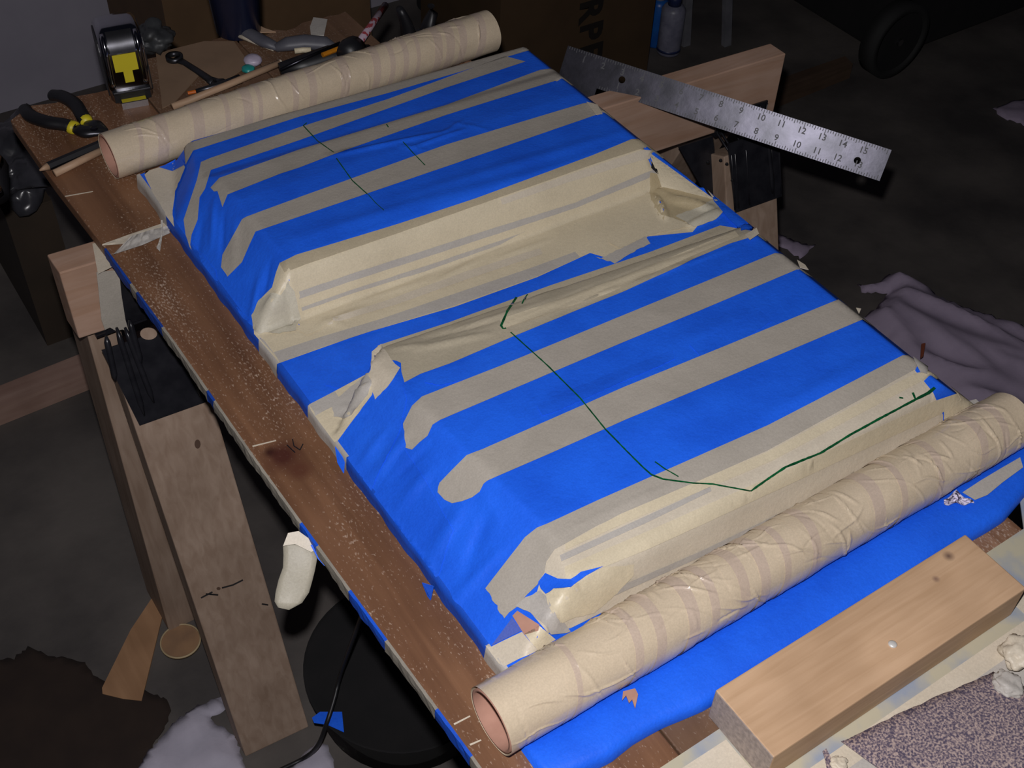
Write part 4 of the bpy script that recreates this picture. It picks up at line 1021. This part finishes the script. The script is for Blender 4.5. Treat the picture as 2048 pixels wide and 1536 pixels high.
# dowel and pencil by the left end of the far tube
dw = thing('dowel', 'pale round dowel poking out below the left end of the far tube', 'dowel', P(115, 345, 0))
mesh('rod', *sweep([P(109, 347, .0045), P(160, 322, .0045), P(206, 300, .0045)], 0.0042, 14), DOWEL, dw, smooth=True)
pn = thing('pencil', 'black pencil with sharpened tip lying over the plank edge', 'pencil', P(150, 310, 0))
mesh('barrel', *sweep([P(96, 333, .006), P(150, 310, .006), P(204, 287, .006)], 0.0048, 6), BLACKP, pn)
mesh('sharpened_tip', *sweep([P(96, 333, .006), P(79, 341, .006)], [0.0046, 0.0008], 10), DOWEL, pn, smooth=True)
# long pencil/dowel behind the tube
st = thing('wooden_stick', 'slim orange brown wooden stick lying above the far tube', 'stick', P(450, 170, 0))
mesh('rod', *sweep([P(345, 214, .005), P(450, 172, .007), P(560, 126, .010)], 0.0042, 12), DOWEL, st, smooth=True)
mesh('cut_end', *sweep([P(559.5, 126.2, .0100), P(562.5, 124.9, .0101)], [0.0043, .0038], 12), TANM, st)
# wrench
wr = thing('wrench', 'dark combination wrench lying on the brown plank', 'wrench', P(390, 140, 0))
mesh('shank', *sweep([P(352, 118, .004), P(370, 126, .004), P(395, 142, .004), P(418, 158, .004), P(430, 165, .004)], [.0065, .0045, .0048, .0055, .008], 10, 0.5), DARKM, wr, smooth=True)
c = P(349, 116, .004); V, F = [], []
for i in range(24):
    a = 2 * math.pi * i / 24
    for rr_, zz in ((.0105, -.0035), (.0105, .0035), (.0062, .0035), (.0062, -.0035)): V.append((c.x + rr_ * math.cos(a), c.y + rr_ * math.sin(a), c.z + zz))
for i in range(24):
    for k in range(4): F.append((i * 4 + k, i * 4 + (k + 1) % 4, ((i + 1) % 24) * 4 + (k + 1) % 4, ((i + 1) % 24) * 4 + k))
mesh('ring_end', V, F, DARKM, wr, smooth=True)
for s in (-1, 1):
    q = P(430, 165, .004) ; d = Vector((0.35 + 0.3 * 0, -0.9, 0)).normalized(); sdv = Vector((-d.y, d.x, 0)) * s
    mesh('open_jaw', *sweep([q, q + sdv * .007 + d * .006, q + sdv * .0085 + d * .016], [.006, .005, .0025], 10, 0.7), DARKM, wr, smooth=True)
# socket bits and a small white/teal part beside the stick
crumple_ball('pale_cap', 'small lilac and white plastic cap beside the wooden stick', P(507, 130, .001), 0.011, mat('lilac_plastic', (0.50, 0.44, 0.56), None, 0.4), 2, 0.6, 'cap', 0.06)
crumple_ball('teal_clip', 'tiny teal plastic clip below the lilac cap', P(497, 143, .001), 0.008, mat('teal_plastic', (0.02, 0.28, 0.26), None, 0.3), 4, 0.5, 'clip', 0.1)
dr = thing('drill_bit', 'short dark screwdriver bit with an orange band above the far tube', 'bit', P(400, 182, 0))
mesh('shaft', *sweep([P(392, 183, .004), P(418, 176, .004), P(455, 168, .005), P(480, 158, .005)], [.003, .0035, .006, .006], 10), DARKM, dr, smooth=True)
mesh('orange_tip', *sweep([P(376, 186, .003), P(392, 183, .004)], .0022, 8), mat('orange_plastic', (0.65, 0.14, 0.01), None, 0.4), dr)
# utility knife (two grey arms) with cream inlay
uk = thing('utility_knife', 'bent grey utility knife with cream inlay behind the wooden stick', 'knife', P(560, 90, 0))
GREYP = mat('grey_rubber', (0.11, 0.11, 0.13), (0.08, 0.08, 0.1), 0.5, scale=30)
mesh('handle', *sweep([P(550, 96, .007), P(575, 88, .009), P(610, 84, .009), P(650, 87, .008), P(672, 96, .006)], [.006, .011, .012, .011, .005], 14, 0.7), GREYP, uk, smooth=True)
mesh('arm', *sweep([P(468, 52, .012), P(500, 68, .010), P(530, 84, .008), P(556, 95, .007)], [.006, .009, .009, .006], 12, 0.7), GREYP, uk, smooth=True)
mesh('cream_inlay', *sweep([P(589, 102, .010), P(605, 100, .010), P(622, 100, .010)], .0035, 8), TANY, uk, smooth=True)
mesh('cream_inlay', *sweep([P(474, 70, .008), P(510, 84, .006), P(548, 98, .005)], .003, 8), TANM, uk, smooth=True)
# scrap of torn tape and flake of wood
for nm, lb, pts, m in [('tape_scrap', 'torn grey tan scrap of tape on the planks behind the knife', [(627, 36), (655, 40), (648, 72), (622, 72), (620, 55)], TANG),
                       ('wood_flake', 'long splintered wood flake beside the upper arm of the knife', [(487, 40), (500, 42), (530, 58), (552, 65), (520, 66), (500, 52)], DOWEL),
                       ('cardboard_scrap', 'thin brown card lying under the wooden stick', [(312, 108), (408, 84), (468, 84), (500, 130), (440, 170), (400, 150), (350, 205), (325, 218)], mat('brown_card', (0.25, 0.16, 0.10), None, 0.8))]:
    v, f = prism([P(a, b, 0.0008) for a, b in pts], (0, 0, 0.0012)); tag(mesh(nm, v, f, m), lb, 'scrap')
# screwdriver with red clear shaft, dark grip
sdv = thing('screwdriver', 'screwdriver with a dark grip and clear red shaft pointing up to the wall', 'screwdriver', P(705, 100, 0))
A = P(705, 104, .024); B = PY(771, 10, 1.275)
mesh('shaft', *sweep([A + (B - A) * 0.12, B], .0045, 10), mat('red_plastic', (0.30, 0.05, 0.06), (0.45, 0.35, 0.42), 0.2, scale=90, lo=0.48, hi=0.52), sdv, smooth=True)
mesh('grip', *sweep([P(690, 112, .024), P(700, 103, .024), P(712, 94, .018), A + (B - A) * 0.2], [.012, .016, .015, .006], 14), BLACKP, sdv, smooth=True)
# dark saw handle behind the tube
sw = thing('hand_saw', 'dark narrow saw with orange stripe tucked behind the far tube', 'saw', P(640, 120, 0))
mesh('handle', *sweep([P(560, 140, .010), P(610, 128, .012), P(660, 112, .014), P(700, 108, .014), P(740, 100, .012)], [.010, .014, .015, .014, .008], 12, 0.8), BLACKP, sw, smooth=True)
mesh('orange_stripe', *sweep([P(645, 110, .026), P(660, 104, .026), P(683, 95, .024)], .003, 8), mat('orange_strip', (0.55, 0.20, 0.01), None, 0.4), sw)
mesh('rod', *sweep([P(560, 140, .020), P(620, 112, .024), P(680, 86, .028)], .0022, 8), STEEL, sw, smooth=True)
# spring clamp standing behind
cl = thing('spring_clamp', 'black spring clamp with two open prongs behind the far tube', 'clamp', P(840, 80, 0))
c = PY(838, 75, 1.192)
for pts in ([(822, 108), (818, 70), (812, 45), (803, 25), (799, 17)], [(858, 106), (850, 72), (858, 45), (866, 25), (862, 12)]):
    mesh('prong', *sweep([PY(a, b, 1.192) for a, b in pts], [.012, .013, .010, .008, .006], 12, 0.7), BLACKP, cl, smooth=True)
mesh('pivot_body', *sweep([PY(818, 80, 1.192), PY(840, 78, 1.192), PY(862, 72, 1.192)], [.010, .013, .010], 12), BLACKP, cl, smooth=True)
# navy cup
cp = P(478, 62, 0); 
cup = thing('navy_cup', 'dark navy plastic cup standing at the far end of the planks', 'cup', cp)
mesh('body', *lathe(cp.x, cp.y, [(.026, 0), (.028, .002), (.034, .075), (.036, .078), (.033, .078), (.026, .004)], 28, .0005), mat('navy_plastic', (0.012, 0.016, 0.045), None, 0.3), cup, smooth=True)
# dark glove by the tape measure
crumple_ball('work_glove', 'crumpled dark grey glove behind the tape measure', P(308, 100, 0.001), 0.024, mat('dark_rubber', (0.035, 0.037, 0.04), None, 0.5), 12, 0.7, 'glove', 0.5)

# ================================================================ LEFT OF THE PLANKS
bx = thing('cardboard_box', 'dark cardboard box on the floor left of the beam end', 'box', (0.0, 1.2, -TZ))
def carton(t, x0, x1, y0, y1, z0, z1, m, th=0.004):
    mesh('front_panel', *box(x0, x1, y0, y0 + th, z0, z1), m, t); mesh('back_panel', *box(x0, x1, y1 - th, y1, z0, z1), m, t)
    mesh('side_panel', *box(x0, x0 + th, y0 + th, y1 - th, z0, z1), m, t); mesh('side_panel', *box(x1 - th, x1, y0 + th, y1 - th, z0, z1), m, t)
    mesh('bottom_panel', *box(x0 + th, x1 - th, y0 + th, y1 - th, z0, z0 + th), m, t)
pa = PY(10, 432, 1.63); pb = PY(104, 404, 1.63)
bzt = pb.z
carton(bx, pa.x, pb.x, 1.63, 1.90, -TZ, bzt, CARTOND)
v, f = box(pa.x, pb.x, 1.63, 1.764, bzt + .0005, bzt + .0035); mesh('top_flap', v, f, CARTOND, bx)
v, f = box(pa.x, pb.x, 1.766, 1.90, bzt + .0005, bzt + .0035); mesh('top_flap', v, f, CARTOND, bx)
bag = crumple_ball('plastic_bag', 'crumpled grey plastic bag on top of the dark cardboard box', P(62, 372, bzt + .004), 0.085, mat('bag_film', (0.075, 0.075, 0.09), (0.03, 0.03, 0.036), 0.25, scale=14), 21, 0.55, 'bag', 0.7, 4)
dd = thing('cordless_drill', 'black tool with glinting metal parts at the left frame edge', 'drill', P(-30, 330, -0.02))
mesh('body', *sweep([P(-90, 290, -.02), P(-60, 315, -.02), P(-25, 345, -.02), P(-8, 395, -.03)], [.022, .026, .024, .014], 16), BLACKP, dd, smooth=True)
mesh('chuck', *sweep([P(-12, 325, .0), P(-2, 322, .0), P(4, 322, .0)], [.008, .009, .005], 12), CHROME, dd, smooth=True)
mesh('chuck', *sweep([P(-16, 385, -.01), P(2, 378, -.01)], [.009, .006], 12), CHROME, dd, smooth=True)

# ================================================================ FLOOR THINGS LEFT
lb = thing('lumber_board', 'pale board lying on the floor left of the sawhorse', 'board', P(60, 760, -TZ))
a, b, c2 = P(-40, 780, -TZ + .038), P(330, 640, -TZ + .038), P(-40, 852, -TZ + .038)
dirv = (b - a).normalized(); 
q1, q2 = P(0, 771, -TZ + .038), P(210, 688, -TZ + .038); q3, q4 = P(0, 812, -TZ + .038), P(210, 732, -TZ + .038)
dv = (q2 - q1)
pts = [q1 - dv * 0.8, q2 + dv * 1.4, q4 + dv * 1.4, q3 - dv * 0.8]
v, f = prism(pts, (0, 0, -0.0375)); mesh('board', v, f, LUMF, lb)
v, f = prism([P(a, b, -TZ + .0005) for a, b in [(318, 1178), (331, 1188), (330, 1215), (284, 1404), (247, 1400), (206, 1390), (205, 1378), (262, 1262)]], (0, 0, .003))
tag(mesh('paint_paddle', v, f, wood('paddle_wood', (0.42, 0.24, 0.13), (0.34, 0.19, 0.10), 1, 0.7, 60)), 'flat tapered wooden paddle on the floor', 'paddle')
lc = P(362, 1285, -TZ)
ld = thing('round_lid', 'small round brown lid with a pale rim on the floor beside the leg', 'lid', lc)
mesh('disc', *lathe(lc.x, lc.y, [(.0265, .0005), (.0265, .003), (.001, .003)], 32, -TZ), mat('lid_brown', (0.33, 0.19, 0.10), (0.24, 0.14, 0.08), 0.6, scale=30), ld)
V, F = [], []
for i in range(40):
    a = 2 * math.pi * i / 40
    for rr_, zz in ((.0270, .0005), (.0270, .005), (.0252, .005), (.0252, .0032)): V.append((lc.x + rr_ * math.cos(a), lc.y + rr_ * math.sin(a), -TZ + zz))
for i in range(40):
    for k in range(4): F.append((i * 4 + k, i * 4 + (k + 1) % 4, ((i + 1) % 40) * 4 + (k + 1) % 4, ((i + 1) % 40) * 4 + k))
mesh('rim', V, F, mat('lid_rim', (0.50, 0.38, 0.22), None, 0.6), ld, smooth=True)
def cloth(name, label, poly, z, m, hgt, foldsc, seed, cat='cloth', step=0.012, rag=3.0, dirn=None):
    pl = rag_edge(poly + [poly[0]], rag, seed)[:-1]
    q = [P(a, b, z).to_2d() for a, b in pl]
    n = len(q); xs = [p.x for p in q]; ys = [p.y for p in q]
    gx, gy = np.meshgrid(np.arange(min(xs), max(xs), step), np.arange(min(ys), max(ys), step)); gx = gx.ravel(); gy = gy.ravel()
    ins = np.zeros(len(gx), bool); dm = np.full(len(gx), 9.0)
    for i in range(n):
        a, b = q[i], q[(i + 1) % n]
        c = ((a.y > gy) != (b.y > gy))
        xi = (b.x - a.x) * (gy - a.y) / (b.y - a.y + 1e-15) + a.x
        ins ^= c & (gx < xi)
        dx, dy = b.x - a.x, b.y - a.y; t = np.clip(((gx - a.x) * dx + (gy - a.y) * dy) / (dx * dx + dy * dy + 1e-12), 0, 1)
        dm = np.minimum(dm, np.hypot(gx - a.x - t * dx, gy - a.y - t * dy))
    keep = ins & (dm > step * 0.4)
    pts = q + [Vector((a, b)) for a, b in zip(gx[keep], gy[keep])]
    vo, eo, fo_, *_ = geometry.delaunay_2d_cdt(pts, [(i, (i + 1) % n) for i in range(n)], [], 1, 1e-7)
    V = []
    for v in vo:
        d = min(((v.x - p.x) ** 2 + (v.y - p.y) ** 2) ** 0.5 for p in q)
        e = min(1, d / (step * 3))
        cx, cy = v.x, v.y
        if dirn: cx, cy = v.x * dirn[0] + v.y * dirn[1], (-v.x * dirn[1] + v.y * dirn[0]) * dirn[2]
        h = 1 - abs(noise.noise(Vector((cx * foldsc, cy * foldsc, seed)))) * 2.4
        h2 = noise.noise(Vector((v.x * foldsc * 0.4, v.y * foldsc * 0.4, seed + 4)))
        V.append((v.x, v.y, z + 0.002 + e * max(0, hgt * (0.45 + 0.35 * h + 0.5 * h2))))
    o = mesh(name, V, [tuple(f) for f in fo_], m, smooth=True); up_normals(o); solid(o, 0.0015)
    return tag(o, label, cat)
cloth('leather_hide', 'dark brown ragged hide on the floor at the lower left corner', [(-30, 1322), (30, 1318), (58, 1295), (75, 1302), (100, 1312), (168, 1324), (182, 1345), (215, 1368), (300, 1385), (335, 1402), (345, 1420), (332, 1452), (300, 1500), (280, 1560), (-30, 1560)], -TZ, STAIN, 0.003, 8, 31, 'hide')
cloth('white_rag', 'crumpled pale rag on the floor left of the near leg', [(445, 1392), (452, 1420), (420, 1440), (470, 1470), (500, 1560), (260, 1560), (300, 1500), (330, 1470), (345, 1450), (390, 1415)], -TZ, CLOTH2, 0.03, 14, 41)
cloth('white_rag', 'pale rag scrap on the floor right of the foot of the near leg', [(632, 1485), (655, 1490), (668, 1520), (665, 1560), (560, 1560), (590, 1530)], -TZ, CLOTH2, 0.02, 14, 43)
# dark round tub and cable under the planks
tc2 = P(812, 1392, -TZ)
tub = thing('black_tub', 'large round black tub on the floor under the planks', 'tub', tc2)
mesh('tub_wall', *lathe(tc2.x, tc2.y, [(.100, .0), (.112, .01), (.124, .08), (.126, .084), (.121, .080), (.06, .078), (.002, .078)], 48, -TZ + .0005), DARKC, tub, smooth=True)
cb = thing('power_cable', 'thin black cable running past the foot of the near leg', 'cable', P(640, 1490, -TZ))
cp_ = curve_pts([P(735, 1200, -TZ + .30), P(684, 1340, -TZ + .14), P(668, 1400, -TZ + .11), P(652, 1450, -TZ + .095), P(636, 1490, -TZ + .05), P(610, 1515, -TZ + .006), P(560, 1540, -TZ + .004), P(520, 1560, -TZ + .004)], 30)
mesh('cord', *sweep(cp_, 0.0028, 8), BLACKP, cb, smooth=True)
v, f = prism([P(a, b, -TZ + .0855) for a, b in [(624, 1436), (640, 1424), (684, 1424), (688, 1465), (655, 1450), (628, 1446)]], (0, 0, .0006))
tag(mesh('blue_tape_scrap', v, f, BLUE), 'scrap of blue tape on the black tub right of the near leg', 'scrap')

# ================================================================ BACKGROUND
c1 = thing('carton', 'large brown carton standing against the wall behind the planks', 'box', (0.9, 2.0, -TZ))
xa_, xb2 = PY(334, 60, 1.95).x, PY(742, 40, 1.95).x
carton(c1, xa_, xb2, 1.95, 2.30, -TZ, 0.22, CARTON)
v, f = prism([(xa_, 1.95, .2205), (xb2, 1.95, .2205), (xb2, 1.90, .12), (xa_, 1.87, .06)], (0, -.003, .001)); mesh('flap', v, f, CARTON, c1)
c3 = thing('dark_bin', 'black bin between the wall and the printed carton', 'bin', (1.3, 1.95, -TZ))
xg0, xg1 = PY(930, 60, 2.08).x, PY(1010, 60, 2.08).x
v, f = box(xg0, xg1, 2.08, 2.30, -TZ, 0.30); bevel(mesh('body', v, f, DARKC, c3), 0.01)
c4 = thing('printed_carton', 'tall brown carton with black capital letters printed sideways', 'box', (1.35, 1.8, -TZ))
cr_ = P(1290, 168, -TZ); xr = cr_.x; yc = cr_.y; xl = PY(1000, 60, yc).x
carton(c4, xl, xr, yc, yc + 0.3, -TZ, 0.35, mat('carton_printed', (0.075, 0.042, 0.018), (0.06, 0.033, 0.014), 0.85, scale=12))
tcn = PY(1188, 5, yc)
for i, (chh, py) in enumerate((('A', -40), ('R', 20), ('P', 63), ('E', 104))):
    q = PY(1180, py, yc); q = PY(1180, py, yc - .001)
    Mt2 = MW[c4].inverted() @ Matrix.Translation(W(q)) @ Matrix.Rotation(math.radians(90), 4, 'X') @ Matrix.Rotation(math.radians(-90), 4, 'Z')
    text_mesh(chh, 0.078, PRINT, c4, Mt2, 'printed_letter', bold=0.003)
# spray cans
def can(px, label, body, cap, r=0.027, h=0.15, lower=None):
    p = P(*px, -TZ); t = thing('spray_can', label, 'spray can', p, 'spray cans on the floor')
    mesh('can_body', *lathe(p.x, p.y, [(r * .93, 0), (r, .004), (r, h), (r * .8, h + .008), (r * .5, h + .012)], 28, -TZ + .0005), body, t, smooth=True)
    mesh('cap', *lathe(p.x, p.y, [(r * .55, h + .011), (r * .55, h + .03), (r * .4, h + .034)], 20, -TZ + .0005), cap, t, smooth=True)
    if lower: mesh('label_band', *lathe(p.x, p.y, [(r * 1.01, .008), (r * 1.01, .014)], 28, -TZ + .0005), lower, t, smooth=True)
    return t
NAVY = mat('navy_print', (0.02, 0.03, 0.10), None, 0.4)
can((1336, 104), 'white spray can with a navy band near its foot', mat('white_can', (0.22, 0.22, 0.29), (0.15, 0.15, 0.21), 0.4, scale=60), NAVY, .027, .105, NAVY)
can((1309, 88), 'blue spray can just left of the white one', mat('blue_can', (0.01, 0.11, 0.42), (0.01, 0.08, 0.34), 0.35, scale=40), mat('pale_cap2', (0.4, 0.4, 0.42), None, 0.4), .022, .10)
# step stool legs
ldr = thing('step_ladder', 'grey metal legs of a small step ladder behind the spray cans', 'ladder', P(1410, 95, -TZ))
LADM = mat('grey_alu', (0.17, 0.17, 0.19), (0.12, 0.12, 0.14), 0.5, scale=30)
for (px, lean) in ((1374, 0.03), (1456, -0.0)):
    b0 = P(px, 93, -TZ)
    v, f = prism([(b0.x - .010, b0.y, -TZ + .0005), (b0.x + .010, b0.y, -TZ + .0005), (b0.x + .010 + lean, b0.y + .1, -TZ + .5), (b0.x - .010 + lean, b0.y + .1, -TZ + .5)], (0, .012, 0)); mesh('leg', v, f, LADM, ldr)
b0, b1 = P(1374, 93, -TZ), P(1456, 93, -TZ)
v, f = box(b0.x, b1.x, b0.y + .02, b0.y + .08, -TZ + .24, -TZ + .26); mesh('step', v, f, LADM, ldr)
# wheel of a dark cart
wc = PY(1806, 72, 1.50); 
wl = thing('cart', 'black cart with a grey rimmed wheel in the dark corner', 'cart', (wc.x + .2, 1.5, -TZ))
R0 = wc.z + TZ
V, F = [], []
def ring_y(cx, cz, y0, y1, r0, r1, seg=40):
    V, F = [], []
    for i in range(seg):
        a = 2 * math.pi * i / seg
        for rr_, yy in ((r0, y0), (r1, y0), (r1, y1), (r0, y1)): V.append((cx + rr_ * math.cos(a), yy, cz + rr_ * math.sin(a)))
    for i in range(seg):
        for k in range(4): F.append((i * 4 + k, i * 4 + (k + 1) % 4, ((i + 1) % seg) * 4 + (k + 1) % 4, ((i + 1) % seg) * 4 + k))
    return V, F
Rw = 0.085
zc = -TZ + Rw + .001
mesh('tyre', *ring_y(wc.x, zc, 1.50, 1.54, Rw - .016, Rw), mat('grey_tyre', (0.018, 0.018, 0.018), None, 0.8), wl, smooth=True)
mesh('hub_disc', *ring_y(wc.x, zc, 1.506, 1.534, .008, Rw - .016), DARKC, wl)
mesh('axle', *ring_y(wc.x, zc, 1.500, 1.538, .0005, .008, 16), CHROME, wl)
v, f = box(wc.x + .03, wc.x + .75, 1.545, 2.1, -TZ + .012, 0.1); bevel(mesh('cart_body', v, f, DARKC, wl), .01)
v, f = box(wc.x + .6, wc.x + .72, 1.56, 1.6, -TZ + .0005, -TZ + .012); mesh('foot', v, f, DARKC, wl)
lf = thing('floor_beam', 'brown lumber lying on the dark floor behind the square', 'board', P(1600, 150, -TZ))
g1, g2, g3, g4 = P(1500, 178, -TZ + .036), P(1690, 112, -TZ + .036), P(1706, 128, -TZ + .036), P(1560, 186, -TZ + .036)
v, f = prism([g1, g2, g3, g4], (0, 0, -.0355)); mesh('beam', v, f, wood('dim_lumber', (0.12, 0.075, 0.05), (0.08, 0.05, 0.033), 0, 0.8, 60), lf)
cloth('drop_cloth', 'large crumpled lilac white sheet on the floor right of the taped form', [(1714, 570), (1740, 572), (1762, 562), (1775, 550), (1800, 556), (1850, 575), (1878, 598), (1960, 625), (2048, 655), (2110, 690), (2300, 900), (2200, 1100), (2060, 980), (1960, 830), (1800, 720), (1720, 640), (1760, 612), (1775, 590), (1722, 585)], -TZ, CLOTH, 0.034, 6, 51, step=0.009, dirn=(0.35, -0.94, 3.2))
cloth('white_rag', 'grey white rag at the right edge near the dark cart', [(1985, 218), (2005, 212), (2020, 205), (2060, 195), (2080, 260), (2040, 250), (2000, 236)], -TZ, CLOTH, 0.02, 18, 61)
cloth('white_rag', 'dim violet rag on the floor beside the right sawhorse leg', [(1556, 470), (1590, 482), (1618, 492), (1628, 488), (1612, 512), (1600, 520), (1575, 500), (1556, 495)], -TZ, CLOTH, 0.015, 18, 63)
v, f = prism([P(a, b, -TZ + .05) for a, b in [(1842, 690), (1850, 688), (1846, 714), (1840, 718)]], (0, 0, .003))
tag(mesh('orange_pencil', v, f, mat('rust_orange', (0.30, 0.08, 0.04), None, 0.6)), 'rust coloured stub lying on the lilac sheet', 'pencil')
